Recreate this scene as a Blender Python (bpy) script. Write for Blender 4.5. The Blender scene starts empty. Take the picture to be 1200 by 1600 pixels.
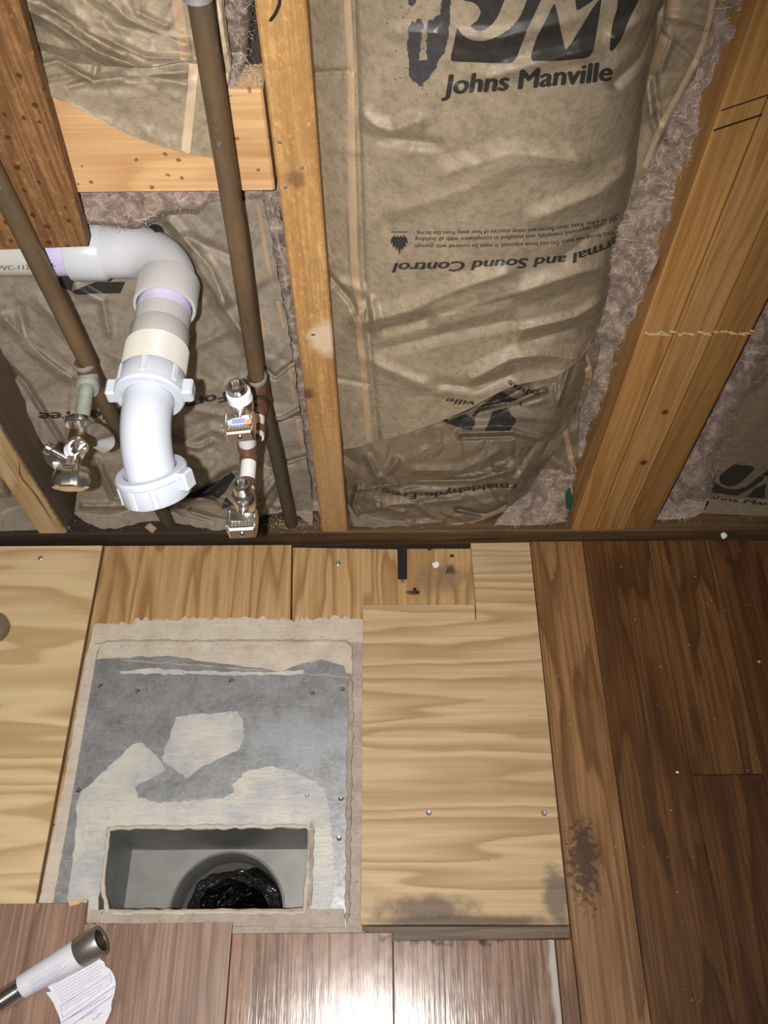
import bpy, bmesh, math, random
import numpy as np
from mathutils import Vector, Matrix
from mathutils.bvhtree import BVHTree

# ------------------------------------------------------------------ camera, light, exposure
scn = bpy.context.scene
FPX = 1371.7                                   # focal length in pixels of the 1200x1600 frame
CAM = np.array([0.0, -0.64, 1.12])
_D = np.array([6, 840, FPX]); _D = _D / np.linalg.norm(_D)
_F = np.array([-15, -2240, FPX]); _F = _F - _D * (_F @ _D); _F = _F / np.linalg.norm(_F)
_U = -_D; _R = np.cross(_F, _U)
if _R[0] < 0: _R = -_R
ROT = np.stack([_R, _F, _U])                   # world = ROT @ (right, down, forward)

cd = bpy.data.cameras.new('camera'); cam = bpy.data.objects.new('camera', cd)
scn.collection.objects.link(cam); scn.camera = cam
cd.sensor_fit = 'HORIZONTAL'; cd.sensor_width = 36; cd.lens = FPX * 36 / 1200
cd.clip_start = 0.01
m3 = np.stack([ROT[:, 0], -ROT[:, 1], -ROT[:, 2]], 1)
mw = Matrix([list(m3[i]) + [CAM[i]] for i in range(3)] + [[0, 0, 0, 1]]); cam.matrix_world = mw

world = bpy.data.worlds.new('world'); scn.world = world; world.use_nodes = True
world.node_tree.nodes['Background'].inputs[0].default_value = (1.0, 0.90, 0.80, 1)
world.node_tree.nodes['Background'].inputs[1].default_value = 0.075
scn.view_settings.view_transform = 'Standard'; scn.view_settings.look = 'None'
scn.view_settings.gamma = 1; scn.view_settings.use_curve_mapping = False
scn.view_settings.exposure = 0.0

def spot(name, loc, tgt, energy, size, cone, blend, col):
    l = bpy.data.lights.new(name, 'SPOT'); l.energy = energy; l.shadow_soft_size = size
    l.spot_size = math.radians(cone); l.spot_blend = blend; l.color = col
    o = bpy.data.objects.new(name, l); scn.collection.objects.link(o); o.location = loc
    o.rotation_euler = (Vector(tgt) - Vector(loc)).to_track_quat('-Z', 'Y').to_euler()
    return o
# the phone torch beside the lens, aimed a little to the left of the view
spot('phone_flash', (-0.035, -0.655, 1.14), (-0.28, -0.24, 0.24), 60, 0.006, 118, 1.0, (1.0, 0.965, 0.93))
# a warm ceiling fixture of the room, behind and above
al = bpy.data.lights.new('ceiling_lamp', 'AREA'); al.energy = 5; al.size = 1.0; al.color = (1, .80, .55)
ao = bpy.data.objects.new('ceiling_lamp', al); scn.collection.objects.link(ao); ao.location = (-0.7, -1.1, 2.3)
ao.rotation_euler = (Vector((0, 0, 0)) - ao.location).to_track_quat('-Z', 'Y').to_euler()

def ray(px, py):
    return ROT @ np.array([px - 600.0, py - 800.0, FPX])
def onY(px, py, Y):
    r = ray(px, py); return CAM + r * ((Y - CAM[1]) / r[1])
def onZ(px, py, Z):
    r = ray(px, py); return CAM + r * ((Z - CAM[2]) / r[2])
def proj(P):
    c = ROT.T @ (np.asarray(P, float) - CAM); return np.array([600 + FPX * c[0] / c[2], 800 + FPX * c[1] / c[2]])
def depth(P):
    return float((ROT.T @ (np.asarray(P, float) - CAM))[2])
def rad(P, px):                                # radius in metres of something px pixels wide at P
    return px * depth(P) / FPX / 2

# ------------------------------------------------------------------ object helpers
COL = scn.collection
def tag(o, label=None, cat=None, group=None, kind=None):
    if label: o['label'] = label
    if cat: o['category'] = cat
    if group: o['group'] = group
    if kind: o['kind'] = kind
    return o
def empty(name, loc, label=None, cat=None, group=None, kind=None):
    o = bpy.data.objects.new(name, None); COL.objects.link(o); o.location = tuple(loc); o.empty_display_size = .02
    return tag(o, label, cat, group, kind)
def wloc(o):
    v = Vector((0, 0, 0))
    while o is not None: v += o.location; o = o.parent
    return v
def link_mesh(name, verts, faces, mat, parent=None, smooth=False, label=None, origin=None):
    verts = np.asarray(verts, float)
    c = (verts.min(0) + verts.max(0)) / 2 if origin is None else np.asarray(origin, float)
    me = bpy.data.meshes.new(name); me.from_pydata([tuple(v) for v in (verts - c)], [], [tuple(f) for f in faces])
    if mat: me.materials.append(mat)
    if smooth: me.polygons.foreach_set('use_smooth', [True] * len(me.polygons))
    me.update()
    o = bpy.data.objects.new(name, me); COL.objects.link(o)
    if parent is not None:
        o.parent = parent; o.location = Vector(c) - wloc(parent)
    else: o.location = tuple(c)
    if label: o['label'] = label
    return o
def fix_normals(me):
    bm = bmesh.new(); bm.from_mesh(me); bmesh.ops.recalc_face_normals(bm, faces=bm.faces); bm.to_mesh(me); bm.free()
def bevel(o, w, seg=1):
    bm = bmesh.new(); bm.from_mesh(o.data)
    bmesh.ops.recalc_face_normals(bm, faces=bm.faces)
    e = [e for e in bm.edges if len(e.link_faces) == 2 and e.calc_face_angle(0) > .5]
    bmesh.ops.bevel(bm, geom=e, offset=w, segments=seg, affect='EDGES', profile=.5, clamp_overlap=True)
    bm.to_mesh(o.data); bm.free(); return o
BOXF = [(0, 1, 3, 2), (4, 6, 7, 5), (0, 4, 5, 1), (2, 3, 7, 6), (0, 2, 6, 4), (1, 5, 7, 3)]
def box(name, lo, hi, mat, parent=None, bev=.0015, M=None, label=None):
    v = [np.array([(lo, hi)[i][0], (lo, hi)[j][1], (lo, hi)[k][2]]) for i in (0, 1) for j in (0, 1) for k in (0, 1)]
    if M is not None: v = [np.array(M @ Vector(p)) for p in v]
    o = link_mesh(name, v, BOXF, mat, parent, label=label)
    return bevel(o, bev) if bev else o
def prism(name, top, thick, mat, parent=None, bev=.0006, label=None, smooth=False):   # polygon (3-D points) thickened downwards / along vector
    top = [np.asarray(p, float) for p in top]; n = len(top)
    t = np.array([0, 0, -thick]) if np.isscalar(thick) else np.asarray(thick, float)
    v = top + [p + t for p in top]
    f = [tuple(range(n)), tuple(range(2 * n - 1, n - 1, -1))] + [(i, i + n, (i + 1) % n + n, (i + 1) % n) for i in range(n)]
    o = link_mesh(name, v, f, mat, parent, label=label)
    if bev: bevel(o, bev)
    else: fix_normals(o.data)
    return o
def zpoly(pix, z): return [onZ(x, y, z) for x, y in pix]
def frame(t):
    t = np.asarray(t, float); t = t / np.linalg.norm(t)
    a = np.array([0, 0, 1.]) if abs(t[2]) < .9 else np.array([1., 0, 0])
    u = np.cross(t, a); u /= np.linalg.norm(u); return t, u, np.cross(t, u)
def lathe(name, o0, axis, prof, mat, parent=None, seg=32, smooth=True, label=None, wob=None, closed=False, sharp=True):
    t, u, w = frame(axis); V = []; F = []; o0 = np.asarray(o0, float)
    for d, r in prof:
        for k in range(seg):
            a = 2 * math.pi * k / seg; rr = r * (1 + (wob(a, d) if wob else 0))
            V.append(o0 + t * d + (u * math.cos(a) + w * math.sin(a)) * max(rr, 1e-5))
    n = len(prof)
    for i in range(n - 1 + (1 if closed else 0)):
        for k in range(seg):
            i2 = (i + 1) % n; F.append((i * seg + k, i * seg + (k + 1) % seg, i2 * seg + (k + 1) % seg, i2 * seg + k))
    ob = link_mesh(name, V, F, mat, parent, smooth, label)
    fix_normals(ob.data)
    if sharp and smooth: sharpen(ob)
    return ob
def sharpen(ob, ang=.6):
    me = ob.data; bm = bmesh.new(); bm.from_mesh(me)
    for e in bm.edges:
        if len(e.link_faces) == 2 and e.calc_face_angle(0) > ang: e.smooth = False
    bm.to_mesh(me); bm.free()
def cr(P, n):                                   # Catmull-Rom through P (k,d), n samples
    P = np.asarray(P, float); k = len(P)
    if k == 2:
        s = np.linspace(0, 1, n)[:, None]; return P[0] * (1 - s) + P[1] * s
    t = np.linspace(0, k - 1 - 1e-9, n); i = t.astype(int); s = (t - i)[:, None]
    Q = np.vstack([2 * P[0] - P[1], P, 2 * P[-1] - P[-2]])
    a, b, c, d = Q[i], Q[i + 1], Q[i + 2], Q[i + 3]
    return .5 * (2 * b + (c - a) * s + (2 * a - 5 * b + 4 * c - d) * s * s + (3 * b - a - 3 * c + d) * s ** 3)
def sweep(name, path, radii, mat, parent=None, seg=24, smooth=True, caps=True, label=None, sharp=False):
    P = np.asarray(path, float); n = len(P); radii = np.broadcast_to(radii, (n,))
    T = np.gradient(P, axis=0); T /= np.linalg.norm(T, axis=1)[:, None]
    _, u, _ = frame(T[0]); V = []; F = []
    for i in range(n):
        u = u - T[i] * (u @ T[i]); u /= np.linalg.norm(u); w = np.cross(T[i], u)
        for k in range(seg):
            a = 2 * math.pi * k / seg; V.append(P[i] + (u * math.cos(a) + w * math.sin(a)) * radii[i])
    for i in range(n - 1):
        for k in range(seg): F.append((i * seg + k, i * seg + (k + 1) % seg, (i + 1) * seg + (k + 1) % seg, (i + 1) * seg + k))
    if caps: F += [tuple(range(seg)), tuple(range((n - 1) * seg, n * seg))]
    o = link_mesh(name, V, F, mat, parent, smooth, label); fix_normals(o.data)
    if caps or sharp: sharpen(o)
    return o

# ------------------------------------------------------------------ materials (all procedural)
class NT:
    def __init__(s, name):
        s.m = bpy.data.materials.new(name); s.m.use_nodes = True; s.t = s.m.node_tree
        s.b = s.t.nodes['Principled BSDF']; s._co = None
    def n(s, kind, **kw):
        nd = s.t.nodes.new(kind)
        for k, v in kw.items(): setattr(nd, k, v)
        return nd
    def put(s, sock, v):
        if isinstance(v, bpy.types.NodeSocket): s.t.links.new(v, sock)
        elif v is not None:
            if sock.type == 'RGBA' and len(v) == 3: v = (*v, 1)
            sock.default_value = v
    def obj(s, rnd=True):
        c = s.n('ShaderNodeTexCoord').outputs['Object']
        if rnd:
            r = s.n('ShaderNodeObjectInfo').outputs['Random']
            v = s.vm('SCALE', s.comb(r, r, r), scale=7.3); c = s.vm('ADD', c, v)
        return c
    def pos(s): return s.n('ShaderNodeNewGeometry').outputs['Position']
    def comb(s, x, y, z):
        c = s.n('ShaderNodeCombineXYZ')
        for i, v in enumerate((x, y, z)): s.put(c.inputs[i], v)
        return c.outputs[0]
    def vm(s, op, a, b=None, scale=None):
        v = s.n('ShaderNodeVectorMath', operation=op); s.put(v.inputs[0], a)
        if b is not None: s.put(v.inputs[1], b)
        if scale is not None: s.put(v.inputs['Scale'], scale)
        return v.outputs['Value'] if op in ('LENGTH', 'DOT_PRODUCT', 'DISTANCE') else v.outputs[0]
    def mul(s, a, b): return s.vm('MULTIPLY', a, b)
    def ma(s, op, a, b=None, c=None, clamp=False):
        v = s.n('ShaderNodeMath', operation=op, use_clamp=clamp)
        for i, x in enumerate((a, b, c)):
            if x is not None: s.put(v.inputs[i], x)
        return v.outputs[0]
    def noise(s, vec, scale, detail=3, rough=.5, dist=0, out=0):
        v = s.n('ShaderNodeTexNoise'); s.put(v.inputs['Vector'], vec); s.put(v.inputs['Scale'], scale)
        v.inputs['Detail'].default_value = detail; v.inputs['Roughness'].default_value = rough; v.inputs['Distortion'].default_value = dist
        return v.outputs[out]
    def voro(s, vec, scale, feature='F1', out=0, rnd=1):
        v = s.n('ShaderNodeTexVoronoi', feature=feature); s.put(v.inputs['Vector'], vec); s.put(v.inputs['Scale'], scale)
        v.inputs['Randomness'].default_value = rnd
        return v.outputs[out]
    def ramp(s, fac, stops, interp='LINEAR'):
        r = s.n('ShaderNodeValToRGB'); r.color_ramp.interpolation = interp; e = r.color_ramp.elements
        while len(e) < len(stops): e.new(.5)
        for k, (p, c) in enumerate(stops):
            e[k].position = p; e[k].color = (c, c, c, 1) if np.isscalar(c) else (*c, 1)
        s.put(r.inputs[0], fac); return r.outputs[0]
    def mix(s, fac, a, b, mode='MIX'):
        x = s.n('ShaderNodeMix', data_type='RGBA', blend_type=mode); s.put(x.inputs[0], fac); s.put(x.inputs[6], a); s.put(x.inputs[7], b)
        return x.outputs[2]
    def sm(s, v, lo, hi):
        r = s.n('ShaderNodeMapRange', interpolation_type='SMOOTHSTEP'); s.put(r.inputs[0], v)
        r.inputs[1].default_value = lo; r.inputs[2].default_value = hi; r.inputs[3].default_value = 0; r.inputs[4].default_value = 1
        return r.outputs[0]
    def blob(s, c, rx, edge_noise=.5, nscale=40, soft=.4):     # mask for stains and painted light or shade, around world point c, radii rx (x,y,z)
        d = s.vm('SUBTRACT', s.pos(), tuple(c)); d = s.vm('DIVIDE', d, tuple(rx)); L = s.vm('LENGTH', d)
        nz = s.noise(s.pos(), nscale, 4, .6); L = s.ma('ADD', L, s.ma('MULTIPLY', s.ma('SUBTRACT', nz, .5), edge_noise * 2))
        return s.sm(L, 1.0, 1.0 - soft)
    def bump(s, h, strength=.3, dist=.002, normal=None):
        b = s.n('ShaderNodeBump'); b.inputs['Strength'].default_value = strength; b.inputs['Distance'].default_value = dist
        s.put(b.inputs['Height'], h)
        if normal is not None: s.put(b.inputs['Normal'], normal)
        return b.outputs[0]
    def out(s, color, rough=.5, metal=0, normal=None, spec=None, coat=None, trans=None):
        s.put(s.b.inputs['Base Color'], color); s.put(s.b.inputs['Roughness'], rough); s.put(s.b.inputs['Metallic'], metal)
        if normal is not None: s.put(s.b.inputs['Normal'], normal)
        if spec is not None: s.put(s.b.inputs['Specular IOR Level'], spec)
        if coat is not None: s.put(s.b.inputs['Coat Weight'], coat)
        if trans is not None: s.put(s.b.inputs['Transmission Weight'], trans)
        return s.m
def plain(name, col, rough=.5, metal=0, spec=None, var=.12, scale=60, bump=.05):
    k = NT(name); c = k.obj(); nz = k.noise(c, scale, 4, .6)
    cc = k.mix(nz, tuple(x * (1 - var) for x in col), tuple(min(1, x * (1 + var)) for x in col))
    return k.out(cc, rough, metal, k.bump(k.noise(c, scale * 6, 3), bump, .001), spec)

GA = {'x': 0, 'y': 1, 'z': 2}
def wood(name, light, dark, grain='z', stretch=14, scale=9, bands=9, rough=.6, fiber=.35, sharp=(.45, .88), stains_shade=(), bump=.25, spec=.3, blotch=None, mott=0, fscale=260, pore=None, pstain=()):
    k = NT(name); c = k.obj(); s = [1.0, 1.0, 1.0]; s[GA[grain]] = 1.0 / stretch
    p = k.mul(c, tuple(s))
    wob = k.noise(c, 6, 2, out=1); p2 = k.vm('ADD', p, k.vm('SCALE', k.vm('SUBTRACT', wob, (.5, .5, .5)), scale=.010))
    n1 = k.noise(p2, scale, 2.5, .5)
    ring = k.ma('FRACT', k.ma('MULTIPLY', n1, bands * 2.2))
    f = [1.0, 1.0, 1.0]; f[GA[grain]] = 1 / 40
    fib = k.noise(k.mul(c, tuple(f)), fscale, 3, .65)
    fac = k.ramp(ring, [(0, .25), (.12, 0), (sharp[0], .06), (sharp[1], 1), (.95, .8), (1, .25)])
    fac = k.ma('MULTIPLY', fac, k.ma('MULTIPLY_ADD', k.noise(c, 12, 2), 1.3, .35, clamp=True))
    col = k.mix(fac, light, dark)
    col = k.mix(k.ma('MULTIPLY', k.ramp(fib, [(.42, 1), (.6, 0)]), fiber), col, tuple(x * .55 for x in dark))
    col = k.mix(k.ma('MULTIPLY', k.noise(c, 5, 3), .35), col, tuple(x * .75 for x in light))
    if mott: col = k.mix(k.ma('MULTIPLY', k.ramp(k.noise(k.mul(c, (1, 1, .6)), 150, 5, .75), [(.42, 1), (.62, 0)]), mott), col, tuple(x * .45 for x in light))
    if mott: col = k.mix(k.ma('MULTIPLY', k.ramp(k.noise(k.mul(c, (1.3, 1, .7)), 210, 3, .7), [(.58, 0), (.72, 1)]), mott * .7), col, tuple(min(1, x * 1.45) for x in light))
    if pore:      # small dark specks/knots scattered over the face
        v = k.voro(k.vm('ADD', c, k.vm('SCALE', k.noise(c, 90, 3, out=1), scale=.006)), pore[0]); col = k.mix(k.ma('MULTIPLY', k.sm(v, pore[1], pore[1] * .6), .8), col, tuple(x * .25 for x in dark))
    for (cc, rr, en, ns, so, sc, amt) in stains_shade:
        col = k.mix(k.ma('MULTIPLY', k.blob(cc, rr, en, ns, so), amt), col, sc)
    nb = k.bump(k.ma('ADD', k.ma('MULTIPLY', fib, .7), k.ma('MULTIPLY', fac, .3)), bump, .0012)
    return k.out(col, rough, 0, nb, spec)

def paper(name, col=(.28, .222, .152), spk=.7, rough=.5):
    k = NT(name); c = k.pos()
    n1 = k.noise(c, 22, 5, .65); n2 = k.noise(c, 130, 4, .7); n3 = k.noise(c, 420, 2, .6)
    a = k.mix(k.ramp(n1, [(.3, 0), (.7, 1)]), tuple(x * .84 for x in col), tuple(x * 1.14 for x in col))
    a = k.mix(k.ma('MULTIPLY', k.ramp(n2, [(.46, 0), (.66, 1)]), spk), a, tuple(x * .62 for x in (col[0] * .95, col[1] * .98, col[2])))
    a = k.mix(k.ma('MULTIPLY', k.ramp(n3, [(.5, 0), (.7, 1)]), .18), a, tuple(x * .5 for x in col))
    a = k.mix(k.ma('MULTIPLY', k.ramp(k.noise(c, 60, 3, .6), [(.55, 0), (.8, 1)]), .4), a, tuple(min(1, x * 1.3) for x in col))
    h = k.ma('ADD', k.ma('MULTIPLY', n2, .5), k.ma('MULTIPLY', k.noise(c, 45, 4, .6), 1.2))
    return k.out(a, k.ma('MULTIPLY_ADD', n2, .25, rough - .1), 0, k.bump(h, .35, .003), .35)

MAT = {}
MAT['paper'] = paper('kraft_paper')
MAT['paper_deep'] = paper('kraft_paper_worn', (.265, .22, .17), .6, .52)
MAT['paper_shaded'] = paper('kraft_paper_shaded', (.20, .155, .105), .6, .5)  # browner, darker copy of the kraft paper; shade of dim areas painted in
MAT['tape'] = plain('tan_edge_strip', (.36, .25, .155), .55, var=.2)
MAT['tape_pale'] = plain('pale_edge_strip', (.48, .36, .24), .55, var=.15)
MAT['ink'] = plain('black_ink', (.030, .027, .024), .5, spec=.35, var=.4, scale=200)
MAT['ink_smear'] = plain('smeared_ink', (.05, .045, .048), .4, var=.5, scale=120)
def fluff_mat():
    k = NT('fiberglass'); c = k.pos(); n1 = k.noise(c, 32, 6, .7, .8); n2 = k.noise(c, 120, 6, .75, 1.0)
    w = k.mul(c, (1, 1, .45))
    st = k.noise(w, 190, 4, .7, 1.5)
    a = k.mix(k.ramp(n1, [(.3, 0), (.7, 1)]), (.20, .125, .090), (.40, .305, .245))
    a = k.mix(k.ramp(n2, [(.40, 0), (.75, .65)]), a, (.60, .51, .44))
    a = k.mix(k.ramp(st, [(.3, .6), (.5, 0)]), a, (.15, .10, .075))
    h = k.ma('ADD', k.ma('MULTIPLY', n2, 1.0), k.ma('MULTIPLY', st, .8))
    m = k.out(a, .85, 0, k.bump(h, .8, .006), .15); k.b.inputs['Sheen Weight'].default_value = .2; k.b.inputs['Sheen Roughness'].default_value = .5; k.b.inputs['Sheen Tint'].default_value = (1, .85, .75, 1); return m
MAT['fluff'] = fluff_mat()
OR_L, OR_D = (.50, .25, .085), (.33, .135, .036)
def mid_stud():
    return wood('rough_sawn_stud', (.56, .325, .125), (.38, .185, .058), 'z', 10, 16, 3, .62, .5, bump=.8, fscale=320, mott=.55,
        stains_shade=[((*onY(512, 530, 0),), (.026, .03, .032), .35, 60, .5, (.62, .48, .36), .75),
                ((*onY(462, 280, 0),), (.012, .02, .012), .4, 90, .6, (.14, .07, .03), .7),
                ((*onY(480, 615, 0),), (.012, .02, .014), .4, 120, .7, (.08, .035, .015), .8),
                ((*onY(523, 760, 0),), (.05, .03, .16), .3, 20, .8, (.40, .25, .12), .55)])
MAT['stud_mid'] = mid_stud()
MAT['stud_right'] = wood('amber_stud', (.44, .235, .078), (.31, .145, .043), 'z', 20, 22, 2.5, .55, .45, bump=.25, fscale=300)
MAT['stud_left'] = wood('weathered_stud', (.56, .41, .235), (.38, .24, .105), 'z', 14, 20, 4, .6, .45, bump=.4,
        stains_shade=[((*onY(88, 770, 0),), (.02, .03, .03), .6, 70, .4, (.14, .06, .02), .8),
                ((-.4585, .055, .2), (.006, .09, .5), .25, 40, .4, (.060, .045, .034), .9)])  # last entry: shade on the right side face, painted as a dark tone
MAT['block'] = wood('knotty_pine_block', (.62, .385, .185), (.46, .245, .10), 'x', 6, 11, 3.5, .55, .25, bump=.25, pore=(62, .17))
MAT['board'] = wood('old_cut_board', (.29, .145, .058), (.115, .048, .018), 'z', 7, 20, 3, .6, .85, bump=.7, pore=(60, .2), mott=.65)
MAT['plate'] = wood('sole_plate_wood', (.13, .075, .033), (.055, .028, .012), 'x', 14, 24, 3, .65, .5, bump=.5,
        stains_shade=[((-.45, .03, .0), (.45, .12, .1), .35, 18, .5, (.022, .017, .013), .88)])
SIDE = wood('plywood_edge', (.19, .115, .06), (.10, .055, .028), 'y', 30, 120, 3, .7, .5)
pl = onZ
MAT['ply_left'] = wood('new_plywood_wide_grain', (.64, .485, .28), (.42, .27, .125), 'x', 7.5, 8, 6.0, .55, .12, (.35, .86), bump=.15, spec=.3, fscale=200)
MAT['ply_right'] = wood('new_plywood_fine_grain', (.55, .40, .235), (.34, .205, .095), 'x', 13, 11, 6.0, .55, .22, (.3, .88), bump=.18, spec=.3,
        stains_shade=[((*pl(665, 1420, 0),), (.085, .02, .03), .55, 45, .7, (.07, .05, .04), .75),
                ((*pl(870, 1400, 0),), (.022, .045, .03), .5, 60, .6, (.10, .08, .065), .75),
                ((*pl(720, 1440, 0),), (.16, .010, .03), .4, 60, .7, (.06, .045, .035), .8),
                ((*pl(780, 875, 0),), (.06, .03, .03), .5, 40, .8, (.34, .25, .16), .5)])
MAT['ply_old'] = wood('old_plywood', (.50, .32, .145), (.27, .135, .048), 'y', 8, 14, 5.0, .6, .3, (.4, .85), bump=.2,
        stains_shade=[((*pl(690, 900, 0),), (.055, .035, .03), .6, 50, .6, (.20, .13, .08), .7),
                ((*pl(645, 920, 0),), (.012, .006, .03), .5, 90, .5, (.025, .016, .01), .9),
                ((*pl(705, 885, 0),), (.01, .012, .03), .6, 110, .5, (.05, .03, .02), .85)])
def plank_mat(name, light, dark, rough=.36, bands=3.2, scale=15, stains_shade=(), fiber=.55, bump=.15, spec=.5):
    return wood(name, light, dark, 'y', 10, scale, bands, rough, fiber, (.45, .93), stains_shade, bump, spec, fscale=300)
MAT['plank_a'] = plank_mat('walnut_plank_light', (.30, .158, .066), (.120, .048, .016),
        stains_shade=[((*pl(912, 1345, 0),), (.020, .055, .02), 1.6, 150, .5, (.05, .028, .015), .85)])
MAT['plank_b'] = plank_mat('walnut_plank_dark', (.145, .064, .021), (.050, .018, .006))
MAT['plank_c'] = plank_mat('walnut_plank_figured', (.170, .078, .027), (.056, .020, .007), bands=5)
MAT['plank_d'] = plank_mat('walnut_plank_red', (.130, .054, .019), (.048, .017, .0065))
MAT['plank_w'] = plank_mat('glare_walnut_plank', (.33, .205, .146), (.165, .090, .060), .40)  # paler, greyer walnut: glare of the near light painted into the colour
def gloss_plank():
    k = NT('glossy_worn_plank'); c = k.obj()
    st = k.noise(k.mul(c, (1, 1 / 30., 1)), 150, 4, .7); st2 = k.noise(k.mul(c, (1, 1 / 14., 1)), 40, 3, .6)
    a = k.mix(st2, (.37, .235, .170), (.22, .130, .090)); a = k.mix(k.ramp(st, [(.4, .7), (.55, 0)]), a, (.09, .05, .035))
    wear = k.blob(pl(700, 1468, 0), (.10, .010, .03), .6, 60, .6)
    a = k.mix(k.ma('MULTIPLY', wear, k.ramp(k.noise(c, 90, 4), [(.45, 0), (.6, 1)])), a, (.03, .018, .012))
    edge = k.blob(pl(870, 1530, 0), (.010, .09, .03), .3, 60, .6)  # pale gloss along the plank border, painted into the colour
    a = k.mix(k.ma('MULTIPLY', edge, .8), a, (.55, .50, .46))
    r = k.ma('MULTIPLY_ADD', k.noise(c, 60, 3), .10, .15)
    return k.out(a, r, 0, k.bump(st, .30, .0012), .7)
MAT['plank_gloss'] = gloss_plank()
MAT['raw_edge'] = plain('raw_board_core', (.52, .38, .22), .7)
def galv():
    k = NT('galvanized_sheet'); c = k.pos()
    v = k.voro(c, 110); n1 = k.noise(c, 30, 5, .65); n2 = k.noise(c, 160, 4, .7)
    a = k.mix(k.ramp(n1, [(.3, 0), (.7, 1)]), (.19, .195, .198), (.37, .38, .39))
    a = k.mix(k.ma('MULTIPLY', k.ramp(n2, [(.45, 0), (.7, 1)]), .5), a, (.13, .13, .13))
    a = k.mix(k.ma('MULTIPLY', k.ramp(v, [(.2, 0), (.7, 1)]), .18), a, (.42, .44, .47))
    a = k.mix(k.ma('MULTIPLY', k.ramp(k.noise(c, 260, 3, .7), [(.58, 0), (.7, 1)]), .5), a, (.55, .56, .58)); a = k.mix(k.ma('MULTIPLY', k.ramp(k.noise(k.mul(c, (.08, 1, 1)), 300, 2, .6), [(.6, 0), (.68, 1)]), .25), a, (.5, .5, .52))
    sheen = k.blob(pl(470, 1150, 0), (.11, .05, .05), .5, 25, .9); a = k.mix(k.ma('MULTIPLY', sheen, .45), a, (.46, .50, .56))  # bluish sheen painted into the sheet's base colour
    return k.out(a, k.ma('MULTIPLY_ADD', n2, .25, .34), .55, k.bump(n2, .2, .001), .5)
MAT['galv'] = galv()
MAT['galv_in'] = plain('dull_duct_metal', (.235, .232, .22), .5, .35, var=.4, scale=24)
def mastic(name, a, b, alpha_noise=False, sp=.5):
    k = NT(name); c = k.pos(); n1 = k.noise(c, 35, 5, .65); n2 = k.noise(c, 200, 3, .6)
    st = k.noise(k.mul(c, (.12, 1, 1)), 220, 3, .6)
    col = k.mix(k.ramp(n1, [(.3, 0), (.7, 1)]), a, b)
    col = k.mix(k.ma('MULTIPLY', k.ramp(n2, [(.62, 0), (.75, 1)]), sp), col, (.09, .07, .055))
    h = k.ma('ADD', st, k.ma('MULTIPLY', n1, 1.5))
    return k.out(col, .62, 0, k.bump(h, .5, .002), .3)
MAT['mastic'] = mastic('duct_sealant', (.42, .36, .29), (.56, .50, .42))
def thin():
    k = NT('thin_grey_sealant'); c = k.pos(); n1 = k.noise(c, 16, 5, .6); n2 = k.noise(c, 200, 3, .6); st = k.noise(k.mul(c, (.2, 1, 1)), 160, 4, .7)
    col = k.mix(k.ramp(n1, [(.35, 0), (.62, 1)]), (.36, .37, .385), (.53, .505, .445)); col = k.mix(k.ma('MULTIPLY', k.ramp(st, [(.5, 0), (.65, 1)]), .35), col, (.60, .58, .53))
    col = k.mix(k.ma('MULTIPLY', k.ramp(k.noise(c, 70, 5, .7), [(.56, 0), (.72, 1)]), .4), col, (.22, .22, .22))
    col = k.mix(k.ma('MULTIPLY', k.ramp(n2, [(.7, 0), (.76, 1)]), .6), col, (.09, .07, .055))
    return k.out(col, .5, .05, k.bump(k.ma('ADD', st, n1), .5, .002), .35)
MAT['mastic_grey'] = thin()
MAT['mastic_dirty'] = mastic('dirty_sealant', (.27, .22, .18), (.42, .36, .30), sp=.7)
def liner():
    k = NT('black_duct_liner'); c = k.obj(False); n = k.noise(k.mul(c, (1, 1, 2.2)), 30, 4, .6, 1.2)
    return k.out((.012, .012, .013), .09, 0, k.bump(n, 1.0, .02), .8)
MAT['liner'] = liner()
MAT['dark'] = plain('dark_cavity', (.012, .010, .008), .9)
MAT['sheath'] = plain('sheathing', (.05, .035, .022), .9)
def pvc(name, col, rough):
    k = NT(name); c = k.obj(); n = k.noise(c, 30, 4)
    return k.out(k.mix(n, tuple(x * .95 for x in col), col), rough, 0, k.bump(k.noise(c, 60, 2), .03, .001), .5)
MAT['pvc'] = pvc('glossy_white_pvc', (.49, .50, .53), .22)
MAT['pvc_grey'] = pvc('greyish_white_pvc', (.42, .415, .41), .33)
MAT['pvc_cream'] = pvc('cream_pvc', (.46, .445, .40), .35)
MAT['nut_white'] = pvc('bright_white_plastic', (.475, .51, .58), .30)
def primer(base):
    k = NT('purple_primer'); c = k.obj(); n = k.noise(c, 45, 4, .6)
    return k.out(k.mix(k.ramp(n, [(.3, 0), (.75, 1)]), (.43, .38, .62), (.58, .55, .68)), .3, 0, None, .5)
MAT['primer'] = primer(None)
def copper():
    k = NT('tarnished_copper'); c = k.obj(); n1 = k.noise(k.mul(c, (1, 1, .25)), 30, 5, .65); n2 = k.noise(c, 160, 3)
    a = k.mix(k.ramp(n1, [(.3, 0), (.7, 1)]), (.095, .064, .036), (.185, .118, .062))
    a = k.mix(k.ma('MULTIPLY', k.ramp(k.noise(c, 14, 3), [(.5, 0), (.75, 1)]), .5), a, (.085, .075, .058))
    a = k.mix(k.ma('MULTIPLY', k.ramp(n2, [(.66, 0), (.75, 1)]), .5), a, (.20, .25, .24))
    low_shade = k.sm(k.vm('DOT_PRODUCT', k.pos(), (0, 0, 1)), .33, .26)  # lower pipe toned darker: shade painted into the copper colour
    a = k.mix(k.ma('MULTIPLY', low_shade, .8), a, (.050, .048, .040))
    return k.out(a, .46, .3, k.bump(n2, .15, .001), .4)
MAT['copper'] = copper()
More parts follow.
